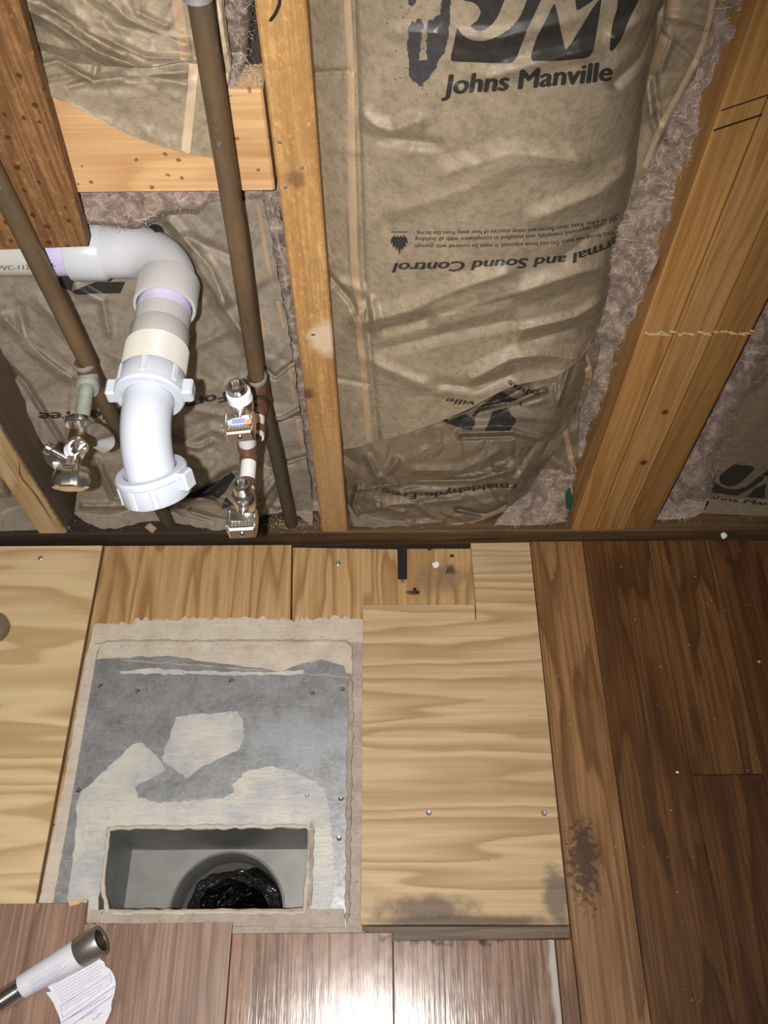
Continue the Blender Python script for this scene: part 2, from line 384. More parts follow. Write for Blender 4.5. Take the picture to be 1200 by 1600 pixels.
MAT['copper_red'] = plain('reddish_copper', (.19, .100, .068), .42, .5, var=.35, scale=120)
MAT['copper_bright'] = plain('bright_copper', (.62, .28, .14), .3, .85, var=.2)
MAT['solder'] = plain('grey_solder', (.34, .34, .32), .5, .4, var=.35, scale=200, bump=.3)
MAT['corrosion'] = plain('pale_green_corrosion', (.30, .32, .28), .75, .1, var=.5, scale=110, bump=.5)
MAT['chrome'] = plain('chrome', (.84, .84, .84), .19, 1.0, var=.05, bump=.02)
MAT['chrome_dull'] = plain('ribbed_chrome', (.80, .80, .80), .34, 1.0, var=.08)
MAT['brass'] = plain('dark_brass', (.10, .07, .035), .4, .7)
MAT['pex'] = pvc('white_tubing', (.66, .66, .66), .35)
MAT['thread_tape'] = pvc('white_thread_tape', (.74, .74, .80), .45)
MAT['screw'] = plain('zinc_screw', (.36, .38, .40), .35, .8)
MAT['steel'] = plain('stainless', (.55, .55, .56), .22, 1.0, var=.1)
MAT['nickel'] = plain('dull_nickel', (.33, .32, .31), .38, .85, var=.2, scale=150)
MAT['label'] = plain('white_label_paper', (.70, .70, .76), .35, var=.06, spec=.5)
MAT['blue_ink'] = plain('blue_ink', (.14, .15, .38), .5)
MAT['white_bit'] = plain('white_crumb', (.75, .74, .70), .6)
MAT['saw'] = plain('sawdust', (.36, .27, .17), .85, var=.5, scale=300)
MAT['green'] = plain('dark_green_plastic', (.02, .075, .06), .5)
MAT['smoky'] = NT('smoky_plastic').out((.16, .12, .075), .25, 0, None, .5)
MAT['sticker'] = plain('pale_blue_sticker', (.50, .56, .74), .4)
MAT['sticker_ink'] = plain('sticker_blue', (.12, .17, .45), .4)
MAT['orange_dot'] = plain('orange_dot', (.66, .36, .16), .4)
MAT['fiber'] = plain('glass_fibers', (.50, .42, .36), .6)
MAT['crack'] = plain('brown_crack', (.10, .05, .02), .8)
MAT['old_fill'] = wood('grey_edge_strip', (.17, .125, .09), (.10, .068, .045), 'x', 20, 30, 4, .55, .5)
MAT['steel_dark'] = plain('dark_steel', (.06, .06, .065), .35, .7)

# ------------------------------------------------------------------ sheets: control nets of (pixel x, pixel y, wall depth) unprojected to real depth
def seg_dist(X, Y, pts):
    best = np.full(X.shape, 1e9)
    for (x0, y0), (x1, y1) in zip(pts[:-1], pts[1:]):
        dx, dy = x1 - x0, y1 - y0; L2 = dx * dx + dy * dy + 1e-9
        t = np.clip(((X - x0) * dx + (Y - y0) * dy) / L2, 0, 1)
        best = np.minimum(best, np.hypot(X - x0 - t * dx, Y - y0 - t * dy))
    return best
def crumple(X, Y, rnd, n, L, W, A, region):
    H = np.zeros_like(X); x0, y0, x1, y1 = region
    for _ in range(n):
        cx, cy = rnd.uniform(x0, x1), rnd.uniform(y0, y1); a = rnd.uniform(0, math.pi)
        l = rnd.uniform(.5, 1) * L; w = rnd.uniform(.5, 1.2) * W; am = rnd.choice((-1, 1)) * rnd.uniform(.35, 1) * A
        al = (X - cx) * math.cos(a) + (Y - cy) * math.sin(a); ac = -(X - cx) * math.sin(a) + (Y - cy) * math.cos(a)
        side = np.where(ac > 0, w, w * 2.2)
        H += am * np.exp(-(al / l) ** 2) * np.maximum(0, 1 - np.abs(ac) / side)
    return H
def vnoise(X, Y, seed):                          # smooth value noise
    r = np.random.RandomState(seed); T = r.rand(64, 64)
    xi = np.floor(X).astype(int); yi = np.floor(Y).astype(int); fx = X - xi; fy = Y - yi
    fx = fx * fx * (3 - 2 * fx); fy = fy * fy * (3 - 2 * fy)
    g = lambda i, j: T[(xi + i) % 64, (yi + j) % 64]
    return (g(0, 0) * (1 - fx) + g(1, 0) * fx) * (1 - fy) + (g(0, 1) * (1 - fx) + g(1, 1) * fx) * fy - .5
def sheet(name, rows, mat, parent=None, nu=90, nv=120, creases=(), crum=(), lumps=(), seed=1, label=None, pedge=0, gain=1.0, zmin=.0212):
    ku = max(len(r) for r in rows)
    A = np.array([cr(r, nu) for r in rows])                     # k x nu x 3
    G = np.stack([cr(A[:, i], nv) for i in range(nu)], 1)       # nv x nu x 3
    X, Y, D = G[..., 0].copy(), G[..., 1].copy(), G[..., 2].copy()
    rnd = random.Random(seed); reg = (X.min(), Y.min(), X.max(), Y.max())
    for pts, w, a in creases:
        d = seg_dist(X, Y, pts)
        D -= gain * a * np.maximum(0, 1 - d / w) ** 1.3
    for n, L, W, a in crum: D -= gain * crumple(X, Y, rnd, n, L, W, a, reg)
    for sc, a in lumps: D -= a * 2 * vnoise(X / sc + 17, Y / sc + 31, seed + int(sc))
    if pedge:
        for i in (0, nv - 1): Y[i] += pedge * 2 * vnoise(X[i] / 9, Y[i] * 0 + seed, seed)
        for j in (0, nu - 1): X[:, j] += pedge * 2 * vnoise(Y[:, j] / 9, X[:, j] * 0 + seed, seed + 3)
    c = np.stack([X - 600, Y - 800, np.full_like(X, FPX)], -1) @ ROT.T
    t = (D - CAM[1]) / c[..., 1]
    if zmin is not None: t = np.minimum(t, (zmin - CAM[2]) / np.minimum(c[..., 2], -1e-6))
    P = CAM + c * t[..., None]
    V = P.reshape(-1, 3); F = []
    for i in range(nv - 1):
        for j in range(nu - 1): F.append((i * nu + j, i * nu + j + 1, (i + 1) * nu + j + 1, (i + 1) * nu + j))
    o = link_mesh(name, V, F, mat, parent, True, label)
    o['_v'] = 0; del o['_v']
    BV[o.name] = BVHTree.FromPolygons([tuple(v) for v in V], F); return o
BV = {}
CAMV = Vector(CAM)
def hit(px, py, bvs, off=.0006):
    d = Vector(ray(px, py)).normalized(); best = None
    for b in bvs:
        h = b.ray_cast(CAMV, d)
        if h[0] is not None and (best is None or h[3] < best[3]): best = h
    if best is None: return None
    nrm = best[1] if best[1].dot(d) < 0 else -best[1]
    return np.array(best[0] + nrm * off * .4 - d * off)
def drape(name, V2, F, bvs, mat, parent, maxlen=5.0, off=.0006, label=None):   # V2 pixel verts, drape on surfaces
    bm = bmesh.new(); vs = [bm.verts.new((x, y, 0)) for x, y in V2]
    for f in F:
        try: bm.faces.new([vs[i] for i in f])
        except ValueError: pass
    bmesh.ops.triangulate(bm, faces=bm.faces)
    for _ in range(7):
        e = [e for e in bm.edges if e.calc_length() > maxlen]
        if not e: break
        bmesh.ops.subdivide_edges(bm, edges=e, cuts=1); bmesh.ops.triangulate(bm, faces=[f for f in bm.faces if len(f.verts) > 3])
    bm.verts.ensure_lookup_table(); bm.verts.index_update()
    P = [hit(v.co.x, v.co.y, bvs, off) for v in bm.verts]
    Fo = [tuple(v.index for v in f.verts) for f in bm.faces if all(P[v.index] is not None for v in f.verts)]
    bm.free()
    use = sorted({i for f in Fo for i in f}); ix = {k: i for i, k in enumerate(use)}
    if not use: return None
    return link_mesh(name, [P[i] for i in use], [tuple(ix[i] for i in f) for f in Fo], mat, parent, True, label)
def text_geo(s, bold=.0, shear=0.0):
    cu = bpy.data.curves.new('lettering', 'FONT'); cu.body = s; cu.size = 1; cu.shear = shear; cu.resolution_u = 3
    ob = bpy.data.objects.new('lettering_tmp', cu); COL.objects.link(ob)
    dg = bpy.context.evaluated_depsgraph_get(); me = bpy.data.meshes.new_from_object(ob.evaluated_get(dg))
    V = np.array([v.co[:2] for v in me.vertices]); F = [tuple(p.vertices) for p in me.polygons]
    if bold:
        n = len(V); V = np.vstack([V + np.array([d, e]) for d, e in ((-bold, 0), (0, bold * .5), (bold, 0), (0, -bold * .5))]); F = [tuple(i + q * n for i in f) for q in range(4) for f in F]
    bpy.data.objects.remove(ob); bpy.data.curves.remove(cu); bpy.data.meshes.remove(me)
    return V, F
def text_on(name, s, base, height, bvs, mat, parent, bold=.0, shear=0, off=.0013, maxlen=3.5):
    V, F = text_geo(s, bold, shear); x0, x1 = V[:, 0].min(), V[:, 0].max()
    cap = .72
    B = cr(base, 200); L = np.r_[0, np.cumsum(np.hypot(*np.diff(B, axis=0).T))]; u = (V[:, 0] - x0) / (x1 - x0) * L[-1]
    bx, by = np.interp(u, L, B[:, 0]), np.interp(u, L, B[:, 1])
    tx, ty = np.interp(np.clip(u + 4, 0, L[-1]), L, B[:, 0]) - np.interp(np.clip(u - 4, 0, L[-1]), L, B[:, 0]), np.interp(np.clip(u + 4, 0, L[-1]), L, B[:, 1]) - np.interp(np.clip(u - 4, 0, L[-1]), L, B[:, 1])
    n = np.hypot(tx, ty) + 1e-9; h = V[:, 1] * height / cap
    P = np.stack([bx + ty / n * h, by - tx / n * h], 1)
    return drape(name, P, F, bvs, mat, parent, maxlen, off)
def smooth_poly(pts, n=4):
    P = np.asarray(pts, float); Q = np.vstack([P[-1], P, P[0], P[1]]); out = []
    for i in range(len(P)):
        a, b, c, d = Q[i], Q[i + 1], Q[i + 2], Q[i + 3]
        for s in np.linspace(0, 1, n, endpoint=False):
            out.append(.5 * (2 * b + (c - a) * s + (2 * a - 5 * b + 4 * c - d) * s * s + (3 * b - a - 3 * c + d) * s ** 3) * .45 + (b * (1 - s) + c * s) * .55)
    return [tuple(p) for p in out]
def poly_on(name, pts, bvs, mat, parent, off=.0012, sm=True, maxlen=4):
    p = smooth_poly(pts) if sm else pts
    return drape(name, p, [tuple(range(len(p)))], bvs, mat, parent, maxlen, off)
def crop(pts, ox, oy, s): return [(ox + x / s, oy + y / s) for x, y in pts]
def rough_poly(pts, amp, step, seed):           # ragged outline
    r = random.Random(seed); out = []
    for (x0, y0), (x1, y1) in zip(pts, pts[1:] + pts[:1]):
        L = math.hypot(x1 - x0, y1 - y0); n = max(1, int(L / step))
        for i in range(n):
            t = i / n; k = 0 if i == 0 else 1
            out.append((x0 + (x1 - x0) * t + k * r.uniform(-amp, amp), y0 + (y1 - y0) * t + k * r.uniform(-amp, amp)))
    return out

#PART2
# ================================================================== the setting
box('wall_back', (-1.1, .100, -.15), (1.1, .112, 1.25), MAT['sheath'], bev=0)['kind'] = 'structure'

floor = empty('floor', (0, -.3, -.02), kind='structure')
def fpart(name, pix, z, th, mat, label=None, bev=.0008): return prism(name, zpoly(pix, z), th, mat, floor, bev, label)
def rect(x0, x1, y0, y1, z): return [np.array(p) for p in ((x0, y1, z), (x1, y1, z), (x1, y0, z), (x0, y0, z))]
# right-hand laminate planks, grain running to the wall
XA, XB, XC, XD = .2135, .2903, .3858, .4767
def plank(x0, x1, y0, y1, mat, dz=0, parent=floor):
    return prism('plank', rect(x0 + .0003, x1 - .0003, y0 + .0003, y1 - .0003, dz), .011, MAT[mat], parent, .0007)
plank(XA, XB, -1.1, -.006, 'plank_a'); plank(XB, XC, -1.1, -.006, 'plank_b')
plank(XC, XD, -.346, -.006, 'plank_c'); plank(XC, XD, -1.1, -.346, 'plank_d', -.0003)
plank(XD, .572, -.62, -.006, 'plank_d', -.0002); plank(XD, .572, -1.1, -.62, 'plank_b'); plank(.572, .667, -1.1, -.006, 'plank_b'); plank(.667, .762, -1.1, -.006, 'plank_c'); plank(.762, .95, -1.1, -.006, 'plank_d')
# planks in front of the patch and of the duct
plank(.0070, .1930, -1.1, -.5325, 'plank_gloss', -.0010)
plank(.1936, XA, -1.1, -.5325, 'plank_a', -.0010)
yg = onZ(360, 1450, 0)[1]
plank(-.1795, .0066, -1.1, -.5240, 'plank_gloss', -.0010)
def pl_poly(pts, mat, dz=0): return prism('plank', [np.array((x, y, dz)) for x, y in pts], .011, MAT[mat], floor, .0007)
nA, nB = onZ(133, 1440, 0), onZ(136, 1406, 0)
pl_poly([(-.3530, -.4905), (nB[0], -.4870), (nA[0], -.5135), (-.1802, -.5125), (-.1802, -1.1), (-.3530, -1.1)], 'plank_w')
pl_poly([(-.5400, -.4905), (-.3534, -.4905), (-.3534, -1.1), (-.5400, -1.1)], 'plank_w'); pl_poly([(-.95, -.4905), (-.5404, -.4905), (-.5404, -1.1), (-.95, -1.1)], 'plank_w')
prism('raw_corner', zpoly([(106, 1407), (135, 1404), (122, 1413), (108, 1416)], .0006), .002, MAT['raw_edge'], floor, .0003, 'pale raw core where the plank corner broke')
# old plywood layer under everything
zo = -.010
def old(pts, dz=0): return fpart('subfloor_board', pts, zo + dz, .016, MAT['ply_old'])
old([(100, 853), (455.5, 851), (452, 1100), (452, 1287), (380, 1287), (40, 1287), (40, 1200)], 0)
old([(457.5, 855), (621, 858), (622, 905), (636, 905), (636, 857), (760, 857), (760, 1000), (575, 1100), (575, 1285), (453, 1285)], -.0006)
old([(490, 1287), (575, 1287), (575, 1480), (490, 1480)]); old([(30, 1289), (160, 1289), (142, 1470), (10, 1470)])
old([(150, 1432), (487, 1432), (487, 1480), (150, 1480)])
fpart('edge_strip', [(566, 1447), (891, 1447), (891, 1466), (612, 1473), (566, 1453)], -.006, .012, MAT['old_fill'], 'grey worn strip of edging along the patch')
box('dark_blocker', (-.9, -.16, -.07), (.9, .098, -.030), MAT['dark'], floor, 0)  # added dark slab; blocks light from below so slot and wall gap stay black

# ================================================================== framing
def timber(name, lo, hi, mat, label, cat='stud', group=None, bev=.0025):
    o = box(name, lo, hi, mat, None, bev); return tag(o, label, cat, group)
ZP = .020
plate = timber('sole_plate', (-.95, .0, -.022), (.95, .092, ZP), MAT['plate'], 'long dark weathered bottom plate lying along the foot of the wall', 'beam')
timber('wall_stud', (-.5010, 0, ZP), (-.4590, .089, 1.25), MAT['stud_left'], 'pale cracked stud at the far left with a knot', 'stud')
tag(box('wall_stud', (-.0904, 0, ZP), (-.0533, .089, 1.25), MAT['stud_mid'], None, .002), 'rough orange stud in the middle, between the pipes and the large paper batt', 'stud')
g = 'studs nailed together at the right'
S3 = [(.2714, .3065), (.3070, .3482), (.3487, .3885)]
L3 = ['left stud of the tripled studs at the right, beside the fluffy gap', 'middle stud of the tripled studs at the right, with two knots', 'right stud of the tripled studs at the right, darker face']
for i, ((a, b), l) in enumerate(zip(S3, L3)):
    m = MAT['stud_right']
    if i == 1:
        m = wood('knotty_amber_stud', (.44, .245, .095), (.30, .14, .045), 'z', 20, 26, 4, .55, .35, bump=.25, fscale=300, stains_shade=[
            ((*onY(1039, 644, 0),), (.0055, .02, .0065), .2, 200, .6, (.09, .03, .012), .95), ((*onY(1006, 723, 0),), (.006, .02, .0075), .2, 200, .6, (.08, .025, .01), .95)])
    if i == 2: m = wood('dark_amber_stud', (.31, .158, .052), (.23, .105, .031), 'z', 20, 26, 4, .6, .35, bump=.25, fscale=300)
    s = tag(box('wall_stud', (a, 0 if i < 2 else .0015, ZP), (b, .089, 1.25), m, None, .0022), l, 'stud', g)
    z1 = onY(1060, 521, 0)[2]                      # splintered saw scar across the faces
    rr = random.Random(i + 3)
    for k in range(9):
        x = a + .002 + (b - a - .004) * (k + rr.random()) / 9; zz = z1 + rr.uniform(-.0025, .0025)
        link_mesh('splinter', [(x, -.0004, zz), (x + rr.uniform(.004, .010), -.0026, zz + rr.uniform(-.001, .003)), (x + .001, -.0006, zz + .0036), (x + .002, .002, zz)],
                  [(0, 1, 2), (0, 1, 3), (1, 2, 3), (0, 2, 3)], MAT['raw_edge'], s)
kz = onY(1115, 205, 0)[2]
for dz, hh in ((0, .0018), (.018, .0012)):
    o = link_mesh('saw_kerf', [(.2716, -.0004, kz + dz), (.3064, -.0004, kz + dz + .014), (.3064, -.0004, kz + dz + .014 + hh), (.2716, -.0004, kz + dz + hh), (.29, .004, kz + dz + .007), (.29, .004, kz + dz + .007 + hh)], [(0, 1, 2, 3), (0, 4, 1), (3, 2, 5), (0, 3, 5, 4), (1, 4, 5, 2)], MAT['dark'], bpy.data.objects['wall_stud.002'], label='thin dark slanting saw cut')
# small nails and staples driven into the stud faces
def screw(P, nrm, r, parent, mat='screw', name='screw_head', label=None):
    P = np.asarray(P, float); nrm = np.asarray(nrm, float)
    return lathe(name, P - nrm * .0015, nrm, [(0, r * .4), (.0012, r), (.0020, r), (.0026, r * .75), (.0024, r * .3), (.0018, r * .25)], MAT[mat], parent, 12, label=label)
mid = bpy.data.objects['wall_stud.001']
for px, py, r in ((437, 222, .0028), (472, 262, .003), (446, 292, .003), (489, 606, .0018), (514, 641, .0015), (503, 715, .0016), (532, 753, .0015), (514, 788, .0016), (512, 798, .002)):
    screw(onY(px, py, 0), (0, -1, 0), r * .6, mid, name='nail_head')
blk = tag(prism('wall_blocking', [onY(66, 141, .030), onY(300, 141, .030), onY(410, 141, .030), onY(430, 299.5, .030), onY(300, 301, .030), onY(95, 303, .030)], np.array([0, .038, 0]), MAT['block'], None, .002),
          'short pale pine block with dark knots spanning between cut board and middle stud', 'block')
bb, bt = onY(137, 386, .010), onY(28, 0, .010)
bd = (bt - bb) / (bt[2] - bb[2]); top = bb + bd * .6
ww = np.array([.105, 0, .004])
brd = prism('cut_board', [bb, top, top - ww, bb - ww], np.array([0, .0155, 0]), MAT['board'], None, .0012)
tag(brd, 'dark brown sawn-off board hanging at the upper left, over the drain pipe', 'board')

# ================================================================== plywood patches, duct
def ground_screws(parent, pts, z, r=.0036, name='screw_head'):
    for x, y in pts: screw(onZ(x, y, z), (0, 0, 1), r, parent, name=name)
pL = tag(prism('plywood_panel', [np.array(p) for p in ((-.95, -.008, 0), (-.4130, -.008, 0), (-.4140, -.4915, 0), (-.95, -.4915, 0))], .0115, MAT['ply_left'], None, .0007),
         'bright new plywood sheet with broad wavy grain at the left', 'plywood')
prism('edge_band', [np.array(p) for p in ((-.4128, -.0085, -.0008), (-.4126, -.0085, -.0090), (-.4136, -.491, -.0090), (-.4138, -.491, -.0008))], np.array([.0006, 0, 0]), SIDE, pL, 0, 'dark layered edge of the sheet')
ground_screws(pL, [(63, 872), (-20, 1200)], 0)
pR = tag(prism('plywood_panel', zpoly([(735.5, 848.5), (827.5, 847), (858, 1140), (889.5, 1445), (563.5, 1445), (567, 945.5), (741.8, 944.5), (743, 968), (744.3, 968), (743.4, 944)], 0), .0115, MAT['ply_right'], None, .0005),
         'L-shaped plywood patch right of the duct, stained dark along its front edge', 'plywood')
ground_screws(pR, [(670, 1270), (850, 1271)], 0)
ground_screws([o for o in floor.children if o.name == 'subfloor_board.001'][0], [(528, 880)], zo, .004)

duct = empty('floor_duct', (-.22, -.34, -.02), 'galvanized floor duct pan with open rectangular register hole and black liner', 'duct')
zm = -.0075
H = zpoly([(168, 1293), (484, 1293), (478, 1424), (150, 1424)], zm)       # opening
O = zpoly([(152, 1016), (546, 1018), (541, 1450), (80, 1432)], zm)
V = O + H + [p - np.array([0, 0, .0012]) for p in O + H]
F = [(0, 1, 5, 4), (1, 2, 6, 5), (2, 3, 7, 6), (3, 0, 4, 7)]; F = F + [tuple(i + 8 for i in f[::-1]) for f in F] + [(i, (i + 1) % 4, (i + 1) % 4 + 8, i + 8) for i in range(4)] + [(i + 4, (i + 1) % 4 + 4, (i + 1) % 4 + 12, i + 12) for i in range(4)]
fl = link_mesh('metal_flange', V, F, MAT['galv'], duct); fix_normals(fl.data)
for x, y in [(157, 1072), (215, 1080), (361, 1063), (488, 1083), (535, 1077), (123, 1235), (533, 1248), (480, 1243), (528, 1435), (530, 1310)]:
    screw(onZ(x, y, zm), (0, 0, 1), .0032, fl, 'steel')
# box under the opening: four walls tapering to a floor with a round outlet
zb = -.130; cx, cy, rc = -.209, -.4865, .0735
def wallq(a, b, c, d, name='duct_wall'):
    o = link_mesh(name, [a, b, c, d, a * 1, b * 1, c * 1, d * 1], [(0, 1, 2, 3)], MAT['galv_in'], duct); return o
Hs = zpoly([(170, 1294), (482, 1294), (476, 1425), (152, 1425)], zm - .0005)
Hb = [np.array(p) for p in ((-.3440, -.4075, zb), (-.0965, -.4085, zb), (-.0965, -.566, zb), (-.3440, -.566, zb))]
Hs[2][1] = Hs[3][1] = -.5015
for i in range(4): wallq(Hs[i], Hs[(i + 1) % 4], Hb[(i + 1) % 4], Hb[i])
N = 48; ring = [np.array((cx + rc * math.cos(2 * math.pi * k / N), cy + rc * math.sin(2 * math.pi * k / N), zb)) for k in range(N)]
def edgept(k):
    a = 2 * math.pi * k / N; dx, dy = math.cos(a), math.sin(a); ts = []
    for (lo, hi, c0, d) in ((-.3440, -.0965, cx, dx), (-.566, -.408, cy, dy)):
        if abs(d) > 1e-6: ts.append(((hi if d > 0 else lo) - c0) / d)
    t = min(ts); return np.array((cx + dx * t, cy + dy * t, zb))
out = [edgept(k) for k in range(N)]
for i in range(N):
    for ccx, ccy in ((-.352, -.396), (-.098, -.396), (-.352, -.566), (-.098, -.566)):
        pass
V = ring + out + Hb; F = [(k, (k + 1) % N, N + (k + 1) % N, N + k) for k in range(N)]
for k in range(N):                                # corner fill
    a, b = out[k], out[(k + 1) % N]
    if abs(a[0] - b[0]) > 1e-5 and abs(a[1] - b[1]) > 1e-5:
        q = min(range(4), key=lambda j: np.linalg.norm(Hb[j] - (a + b) / 2)); F.append((N + k, N + (k + 1) % N, 2 * N + q))
link_mesh('duct_bottom', V, F, MAT['galv_in'], duct)
lathe('round_collar', (cx, cy, zb), (0, 0, -1), [(-.002, rc + .003), (-.003, rc), (.0, rc - .001), (.045, rc - .004), (.045, rc)], MAT['galv_in'], duct, 48)
rr = np.random.RandomState(4); prof = []
for i in range(60):
    d = .012 + i * .006; prof.append((d, rc - .005 - .005 * (i % 4 == 0) - .007 * rr.rand() - (.010 if i < 2 else 0)))
lathe('duct_liner', (cx + .006, cy - .004, zb), (0, 0, -1), prof, MAT['liner'], duct, 56, wob=lambda a, d: .06 * math.sin(3 * a + d * 40) + .04 * math.sin(7 * a - d * 70) + .025 * math.sin(13 * a + d * 130), sharp=False)
lathe('liner_end', (cx, cy, zb - .36), (0, 0, -1), [(0, .0001), (.001, rc)], MAT['liner'], duct, 32)
# raised rim around the opening
def bead(name, pix, z, r, mat, parent, seed=1, amp=.3):
    P = np.array(zpoly(rough_poly(pix, 1.2, 9, seed), z)); rng = np.random.RandomState(seed)
    return sweep(name, P, r * (1 + amp * (rng.rand(len(P)) - .5) * 2), MAT[mat], parent, 8)
bead('opening_rim', [(168, 1426), (160, 1380), (170, 1296), (184, 1293), (478, 1291), (484, 1296), (480, 1380), (475, 1426)][:8], zm + .0008, .0028, 'mastic', duct, 3)
sl = prism('rim_front', zpoly(rough_poly([(140, 1421), (482, 1419), (538, 1421), (540, 1450), (362, 1447), (130, 1442)], 1, 12, 8), zm + .0012), .002, MAT['mastic_dirty'], duct, .0004)
bead('opening_rim', [(486, 1286), (489, 1298), (484, 1418)], zm + .0012, .0026, 'mastic_dirty', duct, 9)
# sealant brushed over the old plywood and the pan edges
def smear(name, pix, z, mat, amp, step, seed, parent=duct, th=.0012, label=None):
    return prism(name, zpoly(rough_poly(pix, amp, step, seed), z), th, MAT[mat], parent, .0003, label)
def jag(y0, x0, x1, seed, lo=-8, hi=9):
    r = random.Random(seed); x = x0; o = []
    while x < x1:
        o.append((x, y0 + r.uniform(lo, hi) * (.3 if r.random() < .5 else 1))); x += r.uniform(2, 8)
    return o
brush = jag(966, 212, 566, 4, -5, 5) ; brushL = jag(974, 146, 212, 6, -4, 4)
prism('brushed_sealant', zpoly(brushL + brush + [(567, 968), (567, 1004), (148, 1004), (140, 1010)], zo + .0012), .0016, MAT['mastic'], duct, .0002, 'chalky brushed sealant above the pan')
smear('brushed_sealant', [(140, 1004), (157, 1006), (152, 1026), (120, 1220), (82, 1412), (60, 1412), (100, 1220), (132, 1040)], zo + .0013, 'mastic', 1.2, 9, 12)
smear('brushed_sealant', [(546, 1003), (567, 1003), (566, 1250), (562, 1448), (542, 1448), (546, 1250)], zo + .0014, 'mastic_dirty', 1.0, 10, 13)
smear('pan_lip', [(157, 1006), (170, 1003), (540, 1003), (549, 1010), (550, 1052), (541, 1052), (537, 1040), (500, 1030), (455, 1042), (440, 1050), (400, 1043), (330, 1034), (285, 1028), (262, 1024), (175, 1028), (154, 1030), (150, 1030)], zm + .0016, 'mastic', 1.4, 8, 14)
bead('pan_lip_groove', [(152, 1028), (158, 1006), (168, 1001), (300, 1001), (540, 1001), (550, 1008), (551, 1058)], zo + .0016, .0014, 'mastic_dirty', duct, 15)
bead('torn_seam', [(547, 1056), (550, 1100), (548, 1180), (545, 1300), (543, 1440)], zm + .001, .0028, 'old_fill_m', duct, 16, .6) if 'old_fill_m' in MAT else bead('torn_seam', [(547, 1056), (550, 1100), (548, 1180), (545, 1300), (543, 1440)], zm + .001, .0026, 'mastic_dirty', duct, 16, .6)
smear('brushed_sealant', [(360, 1445), (566, 1445), (566, 1462), (360, 1460)], zo + .0012, 'mastic_dirty', 1.0, 10, 30)
smear('sealant_patch', [(275, 1120), (310, 1115), (345, 1113), (372, 1110), (380, 1125), (382, 1150), (374, 1170), (345, 1184), (315, 1198), (298, 1212), (290, 1216), (272, 1202), (254, 1190), (256, 1170), (266, 1148)], zm + .0012, 'mastic_grey', 1.6, 6, 17)
smear('sealant_patch', [(118, 1262), (125, 1240), (150, 1215), (180, 1188), (207, 1163), (222, 1160), (245, 1180), (259, 1202), (240, 1214), (212, 1228), (215, 1246), (250, 1254), (300, 1250), (350, 1246), (366, 1238), (362, 1226), (385, 1205), (420, 1197), (455, 1202), (482, 1217), (508, 1232), (514, 1258), (518, 1292), (340, 1290), (166, 1291), (120, 1294)], zm + .0010, 'mastic_grey', 1.6, 6, 18)
smear('sealant_patch', [(119, 1292), (168, 1290), (163, 1340), (152, 1424), (136, 1436), (125, 1410), (105, 1410), (110, 1370)], zm + .0009, 'mastic_grey', 1.4, 7, 19)
smear('sealant_patch', [(486, 1290), (518, 1291), (524, 1370), (516, 1424), (478, 1424)], zm + .0009, 'mastic_grey', 1.4, 7, 20)
smear('sealant_streak', [(185, 1049), (240, 1044), (300, 1048), (420, 1050), (475, 1046), (474, 1053), (380, 1055), (300, 1053), (190, 1053)], zm + .0008, 'mastic_grey', 1.5, 7, 21)

